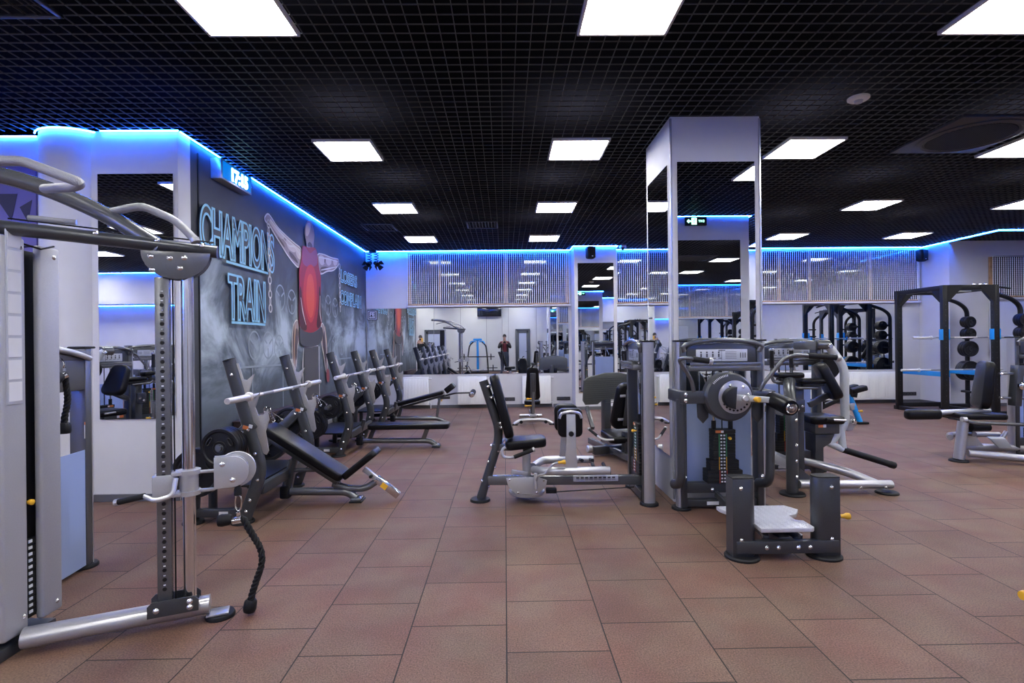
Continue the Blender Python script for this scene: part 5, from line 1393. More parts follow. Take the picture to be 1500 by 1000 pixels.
# ================================================================== blue back extension bench
t = thing('back_extension_bench', (6.1, 9.2, 0), 'back extension bench with bright blue front post and black pads, left of the power rack', 'bench')
b = B(); b.tube([(6.17, 9.15, .03), (6.03, 9.22, .50)], .05, 12, ry=.045); b.build('front_post', M['blue'], t)
B().box((6.18, 9.15, .02), (.20, .16, .04), .01).build('foot_pad', M['rubber'], t)
b = B(); b.box((6.05, 9.19, .30), (.10, .09, .12), .01, Euler((0, -.28, 0)).to_matrix()); b.build('post_sleeve', M['silver'], t)
B().lathe((6.13, 9.14, .22), (1, -.4, .1), [(0, 0), (.012, 0), (.012, .03), (.022, .045), (.02, .07), (0, .075)], 12).build('pop_pin', M['yellow'], t)
b = B(); b.bar((6.12, 9.2, .06), (5.2, 9.35, .06), .08, .08); b.build('floor_beam', M['rack'], t)
B().bar((5.22, 9.1, .04), (5.18, 9.6, .04), .09, .07).build('rear_foot', M['rack'], t)
b = B(); b.bar((6.02, 9.22, .50), (5.35, 9.32, .16), .07, .07); b.build('main_beam', M['rack'], t)
for s in (-1, 1):
    pad(frame_T((6.10, 9.2+s*.11, .56), (0, 1, 0), (1, 0, .25)), .17, .30, .085, 1.0, .05, .02).build('hip_pad', M['black'], t)
B().bar((6.08, 9.2, .46), (6.10, 9.2, .575), .10, .09).build('pad_post', M['rubber'], t)
for s in (-1, 1): B().cyl((5.45, 9.31+s*.06, .36), (5.45, 9.31+s*.25, .36), .055, seg=16).build('ankle_roller', M['black'], t)
b = B(); b.cyl((5.45, 9.05, .36), (5.45, 9.57, .36), .015, seg=8); b.bar((5.55, 9.3, .26), (5.45, 9.31, .36), .05, .05); b.build('roller_bar', M['rack'], t)
B().box((5.36, 9.32, .20), (.03, .45, .22), .006, Euler((0, .5, 0)).to_matrix()).build('foot_plate', M['tread'], t)
b = B(); b.tube([(5.92, 8.98, .50), (5.90, 8.95, .62), (5.78, 8.95, .66)], .015, 8, bend=.04); b.build('grab_handle', M['rack'], t)

# ================================================================== stool just beyond the right edge of the frame
t = thing('adjustable_stool', (2.85, 2.5, 0), 'low padded stool at the right edge with a yellow knob reaching into view', 'stool')
b = B(); b.bar((2.85, 2.3, .04), (2.85, 2.75, .04), .10, .08); b.bar((2.65, 2.5, .04), (3.05, 2.5, .04), .08, .08); b.build('base_frame', M['paint'], t)
B().bar((2.85, 2.5, .08), (2.85, 2.5, .40), .08, .08).build('column_post', M['paint'], t)
pad(frame_T((2.85, 2.5, .40), (1, 0, 0), (0, 1, 0)), .40, .34, .08, .9, .06, .02).build('seat', M['black'], t)
b = B(); b.cyl((2.82, 2.5, .257), (2.52, 2.5, .257), .011, seg=10); b.build('knob_stem', M['silver'], t)
B().lathe((2.53, 2.5, .257), (-1, 0, 0), [(0, 0), (.013, 0), (.013, .02), (.022, .04), (.024, .06), (.02, .075), (0, .08)], 16).build('adjustment_knob', M['yellow'], t)

# ================================================================== machines behind the camera, seen in the mirrors
t = thing('plate_loaded_row_machine', (-1.3, -1.35, 0), 'black row machine with blue top by the rear wall, seen in the wide mirror', 'gym machine')
for s in (-1, 1):
    b = B(); b.tube([(-1.3+s*.52, -1.0, .03), (-1.3+s*.48, -1.3, .6), (-1.3+s*.40, -1.5, 1.32), (-1.3+s*.18, -1.5, 1.52)], .035, 10, bend=.15); b.build('side_frame', M['rack'], t)
    b = B(); b.cyl((-1.3+s*.30, -1.3, .78), (-1.3+s*.82, -1.3, .78), .022, seg=10); b.build('plate_peg', M['rack'], t)
    b = B(); b.cyl((-1.3+s*.45, -1.1, .25), (-1.3+s*.95, -1.1, .25), .022, seg=10); b.build('plate_peg', M['rack'], t)
    b = B(); b.tube([(-1.3+s*.10, -1.45, 1.5), (-1.3+s*.30, -1.25, 1.52), (-1.3+s*.34, -1.1, 1.42)], .028, 10, bend=.06); b.build('grip_arm', M['blue'], t)
B().bar((-1.85, -1.0, .04), (-.75, -1.0, .04), .08, .08).build('front_beam', M['rack'], t)
B().bar((-1.3, -1.0, .05), (-1.3, -2.0, .05), .10, .09).build('floor_beam', M['rack'], t)
B().bar((-1.3, -1.5, .06), (-1.3, -1.48, 1.6), .11, .09).build('centre_column', M['blue'], t)
B().bar((-1.74, -1.3, .78), (-.86, -1.3, .78), .06, .05).build('cross_beam', M['rack'], t)
B().box((-1.3, -1.46, 1.60), (.42, .16, .10), .03).build('chest_pad', M['blue'], t)
B().box((-1.3, -1.0, .16), (.60, .30, .05), .01).build('foot_plate', M['silver'], t)
for n, (x, z, y, s) in enumerate(((-1.3-.64, .778, -1.3, 'left upper'), (-1.3+.64, .778, -1.3, 'right upper'), (-1.3-.74, .248, -1.1, 'left lower'), (-1.3+.74, .248, -1.1, 'right lower'))):
    o = place_plate(.155, .034, (x, y, z), 'black plate on the %s peg of the row machine behind the camera' % s, 'plates on the row machine')
    o.rotation_euler = (0, 0, PI/2)
# copies of machines that only the mirrors show
def find(n): return bpy.data.objects[n]
dup(find('seated_dip_machine'), (-4.95, 3.3, 0), PI*.62, 'pale armed weight machine out of frame on the left, seen in the front left mirror')
dup(find('power_rack'), (6.4, -1.2, 0), PI, 'black power rack behind the camera on the right')
dup(find('lat_machine'), (5.6, 2.3, 0), -.5, 'weight machine out of frame on the right of the camera')
dup(find('lat_machine'), (-7.5, -1.5, 0), 1.2, 'weight machine in the left hall behind the camera')
dup(find('multi_hip_machine'), (-6.2, .6, 0), 2.2, 'hip machine with dial in the left hall behind the camera')
dup(find('power_rack'), (11.6, 6.3, 0), -PI/2, 'black power rack against the right side wall out of frame')
dup(find('lat_machine'), (11.0, 3.4, 0), PI*.8, 'weight machine by the right side wall out of frame')
dup(find('seated_dip_machine'), (10.9, 8.5, 0), PI*1.3, 'pale armed weight machine out of frame beyond the leg extension machine')
dup(find('leg_extension_machine'), (9.2, 3.2, 0), 2.6, 'leg extension machine far out of frame on the right')
dup(find('utility_bench'), (1.55, -1.6, 0), PI*.9, 'adjustable bench by the rear wall behind the photographer')
# ================================================================== painted mural on the dark wall
def smoke_mat():
    m, nt, p = new_mat('mural_backdrop'); N, L = nt.nodes.new, nt.links.new
    tc = N('ShaderNodeTexCoord'); mp = N('ShaderNodeMapping'); L(tc.outputs['Object'], mp.inputs[0])
    n1 = N('ShaderNodeTexNoise'); n1.inputs['Scale'].default_value = 1.1; n1.inputs['Detail'].default_value = 6; n1.inputs['Roughness'].default_value = .6; n1.inputs['Distortion'].default_value = .6
    L(mp.outputs[0], n1.inputs['Vector'])
    sp = N('ShaderNodeSeparateXYZ'); L(tc.outputs['Object'], sp.inputs[0])
    zr = N('ShaderNodeValToRGB'); zz = N('ShaderNodeMath'); zz.operation = 'DIVIDE'; zz.inputs[1].default_value = 3.5; L(sp.outputs['Z'], zz.inputs[0]); L(zz.outputs[0], zr.inputs[0])
    e = zr.color_ramp.elements; e[0].position = .10; e[0].color = (.02, .02, .02, 1); e[1].position = .95; e[1].color = (.03, .03, .03, 1)
    for pos, v in ((.25, .35), (.45, 1.0), (.62, .72), (.78, .12)):
        q = e.new(pos); q.color = (v, v, v, 1)
    r = N('ShaderNodeMapRange'); r.inputs['From Min'].default_value = .40; r.inputs['From Max'].default_value = .66; L(n1.outputs['Fac'], r.inputs['Value'])
    mu = N('ShaderNodeMath'); mu.operation = 'MULTIPLY'; L(r.outputs[0], mu.inputs[0]); L(zr.outputs['Color'], mu.inputs[1])
    mu2 = N('ShaderNodeMath'); mu2.operation = 'MULTIPLY_ADD'; mu2.inputs[1].default_value = .22; L(zr.outputs['Color'], mu2.inputs[0]); L(mu.outputs[0], mu2.inputs[2])
    cr = N('ShaderNodeValToRGB'); L(mu2.outputs[0], cr.inputs[0])
    e = cr.color_ramp.elements; e[0].color = (.034, .036, .042, 1); e[1].position = 1.0; e[1].color = (.46, .54, .62, 1)
    q = e.new(.35); q.color = (.10, .125, .15, 1)
    L(cr.outputs['Color'], p.inputs['Base Color']); p.inputs['Roughness'].default_value = .6
    return m
mu = thing('wall_mural', (XL, 8.7, 0), 'large painted mural of a bodybuilder in a red tank top holding chains, with lettering', 'mural')
bd = B(); bd.box((XL+.003, 8.75, 1.75), (.006, 6.5, 3.42)); bd.build('backdrop', smoke_mat(), mu, smooth=False)
B().box((XL+.004, 5.49, 1.75), (.008, .02, 3.42)).build('panel_seam', M['rubber'], mu, smooth=False)
LAYER = [XL+.0075]
def nextx(): LAYER[0] += .0006; return LAYER[0]
def poly(pts, m, name='figure_shape', smooth_it=True):
    x = nextx(); P = pts
    if smooth_it:
        for _ in range(2):   # Chaikin corner cutting
            Q = []
            for i in range(len(P)):
                a, c = P[i], P[(i+1) % len(P)]
                Q += [(a[0]*.75+c[0]*.25, a[1]*.75+c[1]*.25), (a[0]*.25+c[0]*.75, a[1]*.25+c[1]*.75)]
            P = Q
    b = B(); vs = [b.bm.verts.new((x, y, z)) for y, z in P]; f = b.bm.faces.new(vs); bmesh.ops.triangulate(b.bm, faces=[f])
    return b.build(name, m, mu, smooth=False, fixn=False)
def stroke(lines, w, m, name='highlight'):
    x = nextx(); b = B()
    for pts in lines:
        P = fillet([(0, y, z) for y, z in pts], .2, 5)
        n = len(P)
        L_, R2 = [], []
        for i, p in enumerate(P):
            t_ = (P[min(i+1, n-1)]-P[max(i-1, 0)]).normalized(); nn = V((0, -t_.z, t_.y)); ww = w*(.35+.65*math.sin(PI*(i+.5)/n))/2
            L_.append(b.bm.verts.new((x, p.y+nn.y*ww, p.z+nn.z*ww))); R2.append(b.bm.verts.new((x, p.y-nn.y*ww, p.z-nn.z*ww)))
        for i in range(n-1): b.bm.faces.new((L_[i], L_[i+1], R2[i+1], R2[i]))
    return b.build(name, m, mu, smooth=False, fixn=False)
P_ = lambda n, c: mat('mural_'+n, c, .6)
c_skin = P_('skin', (.34, .27, .28)); c_skin2 = P_('skin_light', (.62, .54, .54)); c_skin3 = P_('skin_shadow', (.10, .07, .075)); c_white = P_('edge_light', (.72, .70, .70))
c_red = P_('tank_red', (.30, .018, .03)); c_red2 = P_('tank_bright', (.50, .035, .03)); c_red3 = P_('tank_dark', (.06, .008, .014)); c_or = P_('tank_core', (.62, .08, .04))
c_grey = P_('shorts', (.055, .055, .065)); c_bench = P_('bench', (.075, .07, .075)); c_cyan = P_('letter_cyan', (.24, .52, .74)); c_letter = P_('letter_fill', (.040, .043, .05)); c_chain = P_('chain', (.46, .45, .46)); c_plate = P_('plate_line', (.27, .32, .37)); c_glove = P_('glove', (.25, .05, .06))
c_tank_top = P_('tank_top_lilac', (.26, .06, .14))

# faint weight discs painted in the smoke
def ring2(cy, cz, r, w, m, name, sq=1.0):
    x = nextx(); b = B(); n = 28
    A = [b.bm.verts.new((x, cy+sq*(r-w)*math.cos(2*PI*k/n), cz+(r-w)*math.sin(2*PI*k/n))) for k in range(n)]
    C = [b.bm.verts.new((x, cy+sq*r*math.cos(2*PI*k/n), cz+r*math.sin(2*PI*k/n))) for k in range(n)]
    for k in range(n): b.bm.faces.new((A[k], A[(k+1) % n], C[(k+1) % n], C[k]))
    for k in range(3):
        a = 2*PI*k/3+.5
        d = V((0, math.cos(a)*sq, math.sin(a))); nn = V((0, -math.sin(a)*sq, math.cos(a)))*.014; c0 = V((x, cy, cz))
        b.quad(c0+d*.04-nn, c0+d*(r-w)-nn, c0+d*(r-w)+nn, c0+d*.04+nn)
    b.build(name, m, mu, smooth=False, fixn=False)
for y, z in ((7.45, 2.14), (7.85, 2.11), (7.05, 1.48), (7.39, 1.44), (9.45, 2.17), (9.84, 2.15), (9.81, 1.46), (10.2, 1.45), (6.66, 1.48)): ring2(y, z, .185, .022, c_plate, 'painted_weight_disc', .85)
stroke([[(6.3, 1.22), (7.7, 1.20)], [(9.4, 1.20), (10.8, 1.20)], [(7.5, 1.2), (7.5, .6)], [(6.6, 1.2), (6.6, .7)], [(10.1, 1.2), (10.1, .7)]], .03, c_plate, 'painted_rack_line')

armL=[(7.06,3.24),(7.17,3.21),(7.34,3.12),(7.61,3.06),(7.91,3.01),(8.24,2.97),(8.28,2.85),(8.14,2.62),(7.9,2.68),(7.67,2.77),(7.48,2.87),(7.25,2.98),(7.11,3.07),(6.98,3.09),(6.95,3.15)]
tank=[(8.21,3.01),(8.34,3.02),(8.41,3.01),(8.68,3.06),(8.79,3.07),(8.88,3.0),(8.94,2.76),(9.04,2.65),(9.04,2.46),(8.98,2.08),(9.09,1.84),(8.87,1.72),(8.57,1.66),(8.2,1.69),(8.05,1.77),(8.05,2.02),(8.08,2.36),(8.07,2.61),(8.18,2.77)]
core=[(8.41,2.74),(8.69,2.78),(8.85,2.53),(8.79,2.07),(8.58,1.79),(8.38,1.9),(8.22,2.18),(8.25,2.46)]
armR=[(8.85,3.0),(9.22,3.05),(9.61,3.05),(9.92,3.08),(10.05,3.09),(10.08,2.99),(9.91,2.88),(9.7,2.8),(9.4,2.76),(9.07,2.65),(8.90,2.70)]
legL=[(8.05,1.89),(7.87,1.8),(7.82,1.63),(7.8,1.39),(7.85,1.1),(7.98,1.1),(8.03,1.47),(8.10,1.52),(8.10,1.69)]
legR=[(9.06,1.87),(9.23,1.81),(9.29,1.59),(9.34,1.3),(9.37,1.0),(9.25,.98),(9.17,1.3),(9.04,1.49),(9.06,1.65)]
poly([(8.29,1.45),(8.9,1.47),(8.92,.45),(8.32,.45)], c_bench, 'painted_bench', False)
stroke([[(8.27,1.42),(8.23,1.18),(8.24,.5)], [(8.95,1.45),(8.96,.5)], [(8.29,1.44),(8.6,1.45),(8.92,1.46)]], .03, c_white, 'painted_bench_edge')
for pts in (armL, armR, legL, legR): poly([(y, z) for y, z in pts], c_white, 'figure_edge_light')
def shrink(pts, f=.90):
    cy = sum(p[0] for p in pts)/len(pts); cz = sum(p[1] for p in pts)/len(pts)
    out = []
    n = len(pts)
    for i in range(n):
        a, p, c = V((0, *pts[i-1])), V((0, *pts[i])), V((0, *pts[(i+1) % n]))
        t_ = (c-a).normalized(); nn = V((0, -t_.z, t_.y)); q = p+nn*f
        out.append((q.y, q.z))
    return out
def area(pts): return sum(pts[i-1][0]*pts[i][1]-pts[i][0]*pts[i-1][1] for i in range(len(pts)))/2
def inset(pts, d): return shrink(pts, d if area(pts) > 0 else -d)
for pts in (armL, armR, legL, legR): poly(inset(pts, .022), c_skin, 'figure_skin')
# muscle forms on the arms
for pts, m in (([(7.12,3.17),(7.4,3.07),(7.6,3.02),(7.5,2.95),(7.3,3.02),(7.1,3.11)], c_skin2), ([(7.62,3.02),(7.95,2.96),(8.0,2.86),(7.8,2.84),(7.65,2.9)], c_skin2), ([(7.95,2.97),(8.2,2.92),(8.2,2.78),(8.05,2.78),(7.98,2.86)], c_skin2),
               ([(7.72,2.85),(7.95,2.80),(8.1,2.70),(7.95,2.72),(7.75,2.77)], c_skin3), ([(7.3,2.99),(7.5,2.93),(7.62,2.85),(7.48,2.89)], c_skin3),
               ([(8.95,2.98),(9.2,3.01),(9.3,2.92),(9.15,2.82),(8.98,2.85)], c_skin2), ([(9.3,3.0),(9.6,3.02),(9.62,2.93),(9.45,2.86),(9.32,2.9)], c_skin2), ([(9.68,3.02),(9.95,3.05),(9.95,2.96),(9.75,2.9)], c_skin2),
               ([(9.0,2.78),(9.3,2.84),(9.55,2.84),(9.35,2.78),(9.08,2.68)], c_skin3), ([(9.25,3.0),(9.3,2.98),(9.28,2.9),(9.22,2.88)], c_skin3)):
    poly(pts, m, 'muscle_shape')
for q in ([(7.11,3.16),(7.37,3.06),(7.67,2.99),(8.15,2.92)], [(7.49,2.99),(7.74,2.90),(7.91,2.95),(8.15,2.84)], [(8.95,2.94),(9.41,2.99),(9.97,3.02)], [(9.05,2.74),(9.4,2.81),(9.92,2.92)]): stroke([q], .03, c_white, 'muscle_highlight')
# head and neck
poly([(8.32,3.25),(8.37,3.37),(8.48,3.46),(8.62,3.455),(8.72,3.38),(8.76,3.28),(8.72,3.15),(8.70,3.02),(8.62,2.96),(8.48,2.96),(8.41,3.0),(8.40,3.09),(8.33,3.18)], c_skin, 'figure_head')
poly([(8.36,3.27),(8.40,3.37),(8.50,3.43),(8.60,3.43),(8.56,3.30),(8.46,3.20),(8.38,3.18)], c_skin2, 'head_highlight')
poly([(8.44,3.08),(8.54,3.13),(8.66,3.09),(8.66,3.02),(8.54,3.05),(8.44,3.02)], c_skin3, 'neck_shadow')
poly(tank, c_red, 'figure_tank_top')
poly([(8.22,3.0),(8.36,3.01),(8.42,2.97),(8.56,2.93),(8.68,3.0),(8.80,3.05),(8.87,2.98),(8.88,2.80),(8.6,2.72),(8.28,2.70),(8.2,2.80)], c_tank_top, 'tank_shoulders')
poly([(8.08,2.36),(8.16,2.37),(8.21,2.03),(8.42,1.71),(8.2,1.69),(8.05,1.77)], c_red3, 'tank_fold')
poly([(9.0,2.46),(8.93,2.45),(8.9,2.08),(8.78,1.8),(8.87,1.73),(9.05,1.84)], c_red3, 'tank_fold')
poly(core, c_red2, 'tank_highlight')
poly([(8.46,2.6),(8.62,2.62),(8.72,2.4),(8.70,2.05),(8.56,1.88),(8.42,1.96),(8.34,2.2),(8.38,2.45)], c_or, 'tank_highlight_core')
stroke([[(8.13,2.2),(8.20,1.98),(8.33,1.79)], [(8.98,2.3),(8.96,2.0),(9.02,1.86)]], .035, c_skin2, 'tank_edge_light')
poly([(8.05,1.77),(8.2,1.69),(8.57,1.66),(8.87,1.72),(9.07,1.80),(9.1,1.59),(8.9,1.46),(8.29,1.44),(8.07,1.5)], c_grey, 'figure_shorts')
for pts in ([(7.9,1.74),(7.88,1.5),(7.9,1.25),(7.95,1.25),(7.98,1.5),(8.02,1.7)], [(9.17,1.74),(9.22,1.5),(9.28,1.15),(9.24,1.15),(9.14,1.45),(9.12,1.66)]): poly(pts, c_skin3, 'leg_shadow')
stroke([[(7.93,1.8),(7.87,1.63),(7.85,1.2)], [(9.19,1.79),(9.27,1.55),(9.31,1.07)]], .03, P_('leg_light', (.62, .40, .27)), 'leg_highlight')
poly([(9.25,1.06),(9.40,1.05),(9.41,.82),(9.25,.82)], c_glove, 'figure_glove')
# chains hanging from the fists
def paint_chain(y0, z0, y1, z1, n, s=.055):
    for k in range(n):
        f = (k+.5)/n; y, z = y0+(y1-y0)*f, z0+(z1-z0)*f; h = abs(z1-z0)/n*.66
        x = nextx(); b = B(); q = 16; sq = s if k % 2 == 0 else s*.45
        A = [b.bm.verts.new((x, y+sq*math.cos(2*PI*j/q), z+h*math.sin(2*PI*j/q))) for j in range(q)]
        C = [b.bm.verts.new((x, y+sq*.5*math.cos(2*PI*j/q), z+h*.68*math.sin(2*PI*j/q))) for j in range(q)]
        for j in range(q): b.bm.faces.new((A[j], A[(j+1) % q], C[(j+1) % q], C[j]))
        b.build('painted_chain_link', c_chain if k % 2 == 0 else c_white, mu, smooth=False, fixn=False)
# lettering
def letters(body, y0, y1, z0, z1, w=.026):
    me = text_mesh(body, 1.0, Matrix.Identity(4), .0, bold=.022)
    xs = [v.co.x for v in me.vertices]; ys = [v.co.y for v in me.vertices]
    ax_, bx, ay_, by = min(xs), max(xs), min(ys), max(ys)
    bm = bmesh.new(); bm.from_mesh(me); bpy.data.meshes.remove(me)
    bmesh.ops.remove_doubles(bm, verts=bm.verts, dist=1e-5)
    xf, xo = nextx(), None
    for v in bm.verts:
        v.co = V((xf, y0+(v.co.x-ax_)/(bx-ax_)*(y1-y0), z0+(v.co.y-ay_)/(by-ay_)*(z1-z0)))
    xo = nextx(); b = B()
    be = [e for e in bm.edges if len(e.link_faces) < 2]
    nb = {}
    for e in be:
        for i in (0, 1): nb.setdefault(e.verts[i], []).append(e.verts[1-i])
    seen = set()
    for v0 in list(nb):
        if v0 in seen: continue
        loop = [v0]; seen.add(v0); prev, cur = v0, nb[v0][0]
        while cur is not v0 and cur not in seen:
            loop.append(cur); seen.add(cur); nx = [q for q in nb[cur] if q is not prev]; prev, cur = cur, (nx[0] if nx else v0)
        P = [V((xo, q.co.y, q.co.z)) for q in loop]; P = [q for i, q in enumerate(P) if (q-P[i-1]).length > 2e-4]
        n = len(P); I, O = [], []
        for i in range(n):
            d1 = (P[i]-P[i-1]).normalized(); d2 = (P[(i+1) % n]-P[i]).normalized()
            n1, n2 = V((0, -d1.z, d1.y)), V((0, -d2.z, d2.y)); m_ = n1+n2
            m_ = m_.normalized() if m_.length > 1e-4 else n1
            k = w/2/max(.55, m_.dot(n1))
            I.append(b.bm.verts.new(P[i]+m_*k)); O.append(b.bm.verts.new(P[i]-m_*k))
        for i in range(n): b.bm.faces.new((I[i], I[(i+1) % n], O[(i+1) % n], O[i]))
    fb = B(); fb.bm.free(); fb.bm = bm; fb.build('letter_fill', c_letter, mu, smooth=False, fixn=False)
    b.build('letter_outline', c_cyan, mu, smooth=False, fixn=False)
letters('CHAMPIONS', 5.46, 7.19, 2.45, 2.95)
letters('TRAIN', 6.0, 6.91, 1.78, 2.29)
letters('LOSERS', 10.1, 11.2, 2.66, 2.89, .022)
letters('COMPLAIN', 10.06, 11.5, 2.24, 2.50, .022)
stroke([[(5.95, 2.42), (7.0, 2.42)]], .035, c_cyan, 'letter_shadow_line')
stroke([[(6.05, 1.745), (6.9, 1.745)]], .035, c_cyan, 'letter_shadow_line')
paint_chain(7.02, 3.12, 7.04, 1.92, 13)
paint_chain(9.99, 2.98, 10.0, 2.09, 10)
# purple wall graphic left of the round column
t = thing('wall_graphic', (-5.2, 5.24, 1.2), 'deep violet wall panel with dark brush strokes behind the pull-up arms', 'wall art')
B().box((-5.42, 5.238, 2.25), (1.75, .02, 2.1)).build('panel', mat('violet_panel', (.09, .075, .30), .5), t, smooth=False)
b = B()
for pts in ([(-4.95, 2.98), (-4.78, 2.72), (-4.72, 2.98)], [(-4.70, 2.85), (-4.62, 2.7), (-4.58, 2.92)]): b.prism([(x, 5.227, z) for x, z in pts], (0, -.002, 0))
for pts in ([(-5.0, 2.95), (-5.0, 2.6), (-5.15, 2.4)], [(-4.9, 2.62), (-4.75, 2.70), (-4.58, 2.68)], [(-4.98, 2.3), (-4.85, 2.45), (-4.58, 2.47)], [(-5.1, 2.9), (-5.0, 2.75), (-4.95, 2.5)], [(-5.08, 2.5), (-5.06, 2.2)]):
    b.tube([(x, 5.226, z) for x, z in pts], .009, 6, bend=.1)
b.build('brush_strokes', mat('brush_ink', (.012, .01, .05), .6), t, smooth=False)
# ================================================================== people (seen in the mirrors)
def skinned(name, V_, E_, R_l, m, parent, T, sub=1, root=0):
    me = bpy.data.meshes.new(name+'_cage'); me.from_pydata(V_, E_, []); o = bpy.data.objects.new(name+'_cage', me); COL.objects.link(o)
    md = o.modifiers.new('skin', 'SKIN'); md.use_smooth_shade = True; md.branch_smoothing = .3
    for i, r in enumerate(R_l):
        sv = me.skin_vertices[0].data[i]; sv.radius = r if isinstance(r, tuple) else (r, r); sv.use_root = (i == root)
    if sub: s_ = o.modifiers.new('sub', 'SUBSURF'); s_.levels = sub; s_.render_levels = sub
    dg = bpy.context.evaluated_depsgraph_get(); dg.update()
    out = bpy.data.meshes.new_from_object(o.evaluated_get(dg)); bpy.data.objects.remove(o); bpy.data.meshes.remove(me)
    out.transform(T)
    for p in out.polygons: p.use_smooth = True
    return add_mesh(name, out, m, parent)
def person(loc, rz, h, label, shirt, trousers, wrists, elbows, head_pitch=0.0, jacket=None, beard=False, prop_r=.07):
    t = thing('person', loc, label, 'person', rz=rz); k = h/1.8
    T = WM[t.name] @ Matrix.Scale(k, 4)
    hy = .03+head_pitch*.06
    J = [(0, 0, .96), (0, .0, 1.12), (0, .0, 1.30), (0, -.01, 1.44), (0, .005, 1.52), (0, .03+hy*.4, 1.60), (0, .03+hy*.6, 1.70)]
    Rr = [(.115, .08), (.125, .09), (.16, .105), (.105, .075), (.052, .055), (.068, .085), (.072, .092)]
    Ed = [(0, 1), (1, 2), (2, 3), (3, 4), (4, 5), (5, 6)]
    def limb(start, pts, rad):
        for p, r in zip(pts, rad):
            J.append(p); Rr.append(r); Ed.append((start, len(J)-1)); start = len(J)-1
        return start
    for s in (-1, 1):
        limb(0, [(s*.085, .0, .88), (s*.11, .015, .52), (s*.115, -.01, .10), (s*.12, .04, .045), (s*.125, .15, .03)], [.080, .058, .040, .038, .032])
        w_ = limb(3, [(s*.17, -.01, 1.42), (s*elbows[0], elbows[1], elbows[2]), (s*wrists[0], wrists[1], wrists[2])], [.060, .041, .029])
        wv = V((s*wrists[0], wrists[1], wrists[2])); d = V((-s*.25, .5, .85)).normalized() if wrists[2] > 1.3 else V((-s*.5, .85, 0)).normalized()
        sd = d.cross(V((0, 1, 0) if abs(d.y) < .8 else (0, 0, 1))).normalized()
        pm = limb(w_, [tuple(wv+d*.05)], [(.034, .018)])
        for q in range(4):
            b0 = wv+d*.085+sd*(q-1.5)*.018; L_ = (.030, .036, .033, .025)[q]
            limb(pm, [tuple(b0), tuple(b0+d*L_+V((-s*.012, 0, 0))), tuple(b0+d*L_*1.5+V((-s*.035, .01, 0)))], [.0085, .0075, .0065])
        limb(w_, [tuple(wv+d*.04+V((-s*.035, -.005, 0))), tuple(wv+d*.075+V((-s*.055, -.01, 0)))], [.010, .008])
    skinned('body', J, Ed, Rr, M['skin'], t, T, 2)
    # trousers
    tv = [(0, 0, .98), (0, 0, 1.07)]; te = [(0, 1)]; tr = [(.185, .135), (.165, .125)]
    for s in (-1, 1):
        st = 0
        for p, r in zip([(s*.097, .0, .86), (s*.112, .012, .52), (s*.117, -.008, .11)], [.118, .082, .064]):
            tv.append(p); tr.append(r); te.append((st, len(tv)-1)); st = len(tv)-1
    skinned('trousers', tv, te, tr, trousers, t, T, 1)
    for s in (-1, 1):
        b = B(T); b.box((s*.122, .07, .045), (.095, .27, .085), .035, seg=3); b.build('shoe', M['rubber'], t)
    def top(name, m, e, sleeve, zlow, extra=0):
        v = [(0, 0, zlow), (0, 0, 1.12), (0, 0, 1.30), (0, -.01, 1.43), (0, 0, 1.485)]; r = [(.165+e, .122+e), (.150+e, .112+e), (.172+e, .122+e), (.118+e, .088+e), (.066+e, .066+e)]; ed = [(0, 1), (1, 2), (2, 3), (3, 4)]
        for s in (-1, 1):
            st = 3
            W = V((s*wrists[0], wrists[1], wrists[2])); E2 = V((s*elbows[0], elbows[1], elbows[2]))
            for p, rr in zip([(s*.172, -.01, 1.425), tuple(E2), tuple(E2.lerp(W, sleeve))], [.070+e, .053+e, .043+e]):
                v.append(p); r.append(rr); ed.append((st, len(v)-1)); st = len(v)-1
        skinned(name, v, ed, r, m, t, T, 1)
    top('shirt', shirt, 0, .9 if not jacket else .2, .90)
    if jacket:
        # open jacket: two side panels and sleeves
        v = []; r = []; ed = []
        for s in (-1, 1):
            b0 = len(v)
            W = V((s*wrists[0], wrists[1], wrists[2])); E2 = V((s*elbows[0], elbows[1], elbows[2]))
            pts = [(s*.10, -.03, .90), (s*.10, -.03, 1.15), (s*.11, -.03, 1.38), (s*.18, -.012, 1.425), tuple(E2), tuple(E2.lerp(W, .92))]
            rad = [(.085, .125), (.08, .12), (.085, .122), .082, .064, .052]
            v += pts; r += rad; ed += [(b0+i, b0+i+1) for i in range(5)]
        skinned('jacket', v[:6], ed[:5], r[:6], jacket, t, T, 1); skinned('jacket', v[6:], [(a-6, c-6) for a, c in ed[5:]], r[6:], jacket, t, T, 1)
    hc = V((0, .035+hy*.55, 1.685))
    b = B(T); b.ball(hc+V((0, -.022, .030)), .1, (.80, .98, .86), 18); b.build('hair', M['hair'], t)
    if beard:
        b = B(T); b.ball(hc+V((0, .045, -.085)), .055, (1.05, .75, .8), 14); b.build('beard', M['hair'], t)
    b = B(T); b.prism([(hc.x, hc.y+.085, hc.z+.01), (hc.x-.016, hc.y+.088, hc.z-.035), (hc.x+.016, hc.y+.088, hc.z-.035)], (0, .022, -.006), .003); b.build('nose', M['skin'], t)
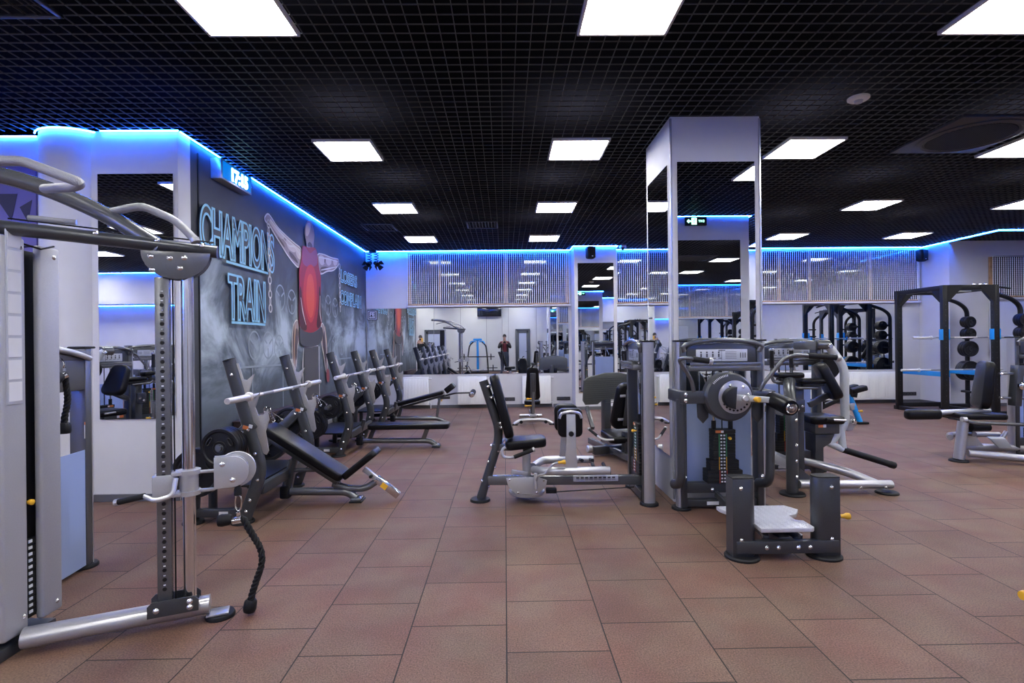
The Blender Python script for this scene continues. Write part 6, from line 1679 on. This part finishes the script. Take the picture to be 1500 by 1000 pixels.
    for s in (-1, 1):
        b = B(T); b.ball(hc+V((s*.032, .083, .012)), .011, (1.2, .6, .8), 10); b.build('eye', M['white'], t)
        b = B(T); b.ball(hc+V((s*.032, .090, .012)), .005, (1, .5, 1), 8); b.build('iris', M['hair'], t)
        b = B(T); b.ball(hc+V((s*.083, -.005, -.01)), .028, (.35, .7, 1.1), 10); b.build('ear', M['skin'], t)
        b = B(T); b.box(hc+V((s*.032, .088, .032)), (.036, .008, .007), .002); b.build('eyebrow', M['hair'], t)
    b = B(T); b.box(hc+V((0, .090, -.062)), (.042, .01, .011), .004); b.build('mouth', mat('lips', (.36, .14, .12), .5), t)
    return t, T
pt, Tp = person((0, -.33, 0), 0, 1.84, 'man in a black jacket and maroon shirt photographing the room, seen in the mirror', M['maroon'], M['jeans'], (.085, .235, 1.395), (.27, .05, 1.17), .4, M['blackcloth'])
t = thing('photo_camera', (0, -.06, 1.44), 'black camera held in front of the face by the man in maroon', 'camera')
B().box((0, -.075, 1.475), (.14, .05, .095), .01, seg=3).build('camera_body', M['rubber'], t)
B().lathe((0, -.052, 1.475), (0, 1, 0), [(0, 0), (.033, 0), (.033, .018), (.03, .022), (.026, .020), (0, .016)], 24).build('lens', M['darkglass'], t)
B().box((0, -.08, 1.53), (.05, .045, .03), .008).build('viewfinder_hump', M['rubber'], t)
pb, Tb = person((-3.87, -.35, 0), -.12, 1.84, 'bearded man in a black top holding up a yellow phone, seen in the mirror', M['blackcloth'], M['blackcloth'], (.10, .27, 1.46), (.28, .10, 1.20), 0.0, None, True)
ph = Tb @ V((.085, .325, 1.575))
t = thing('phone', ph, 'small yellow phone in the hands of the bearded man', 'phone')
b = B(Matrix.Translation(ph) @ Matrix.Rotation(-.12, 4, 'Z')); b.box((0, 0, 0), (.075, .01, .15), .004); b.build('phone_case', M['yellow'], t)
b = B(Matrix.Translation(ph) @ Matrix.Rotation(-.12, 4, 'Z')); b.box((0, -.006, 0), (.068, .002, .14)); b.build('phone_screen', M['darkglass'], t)
bpy.context.view_layer.update()
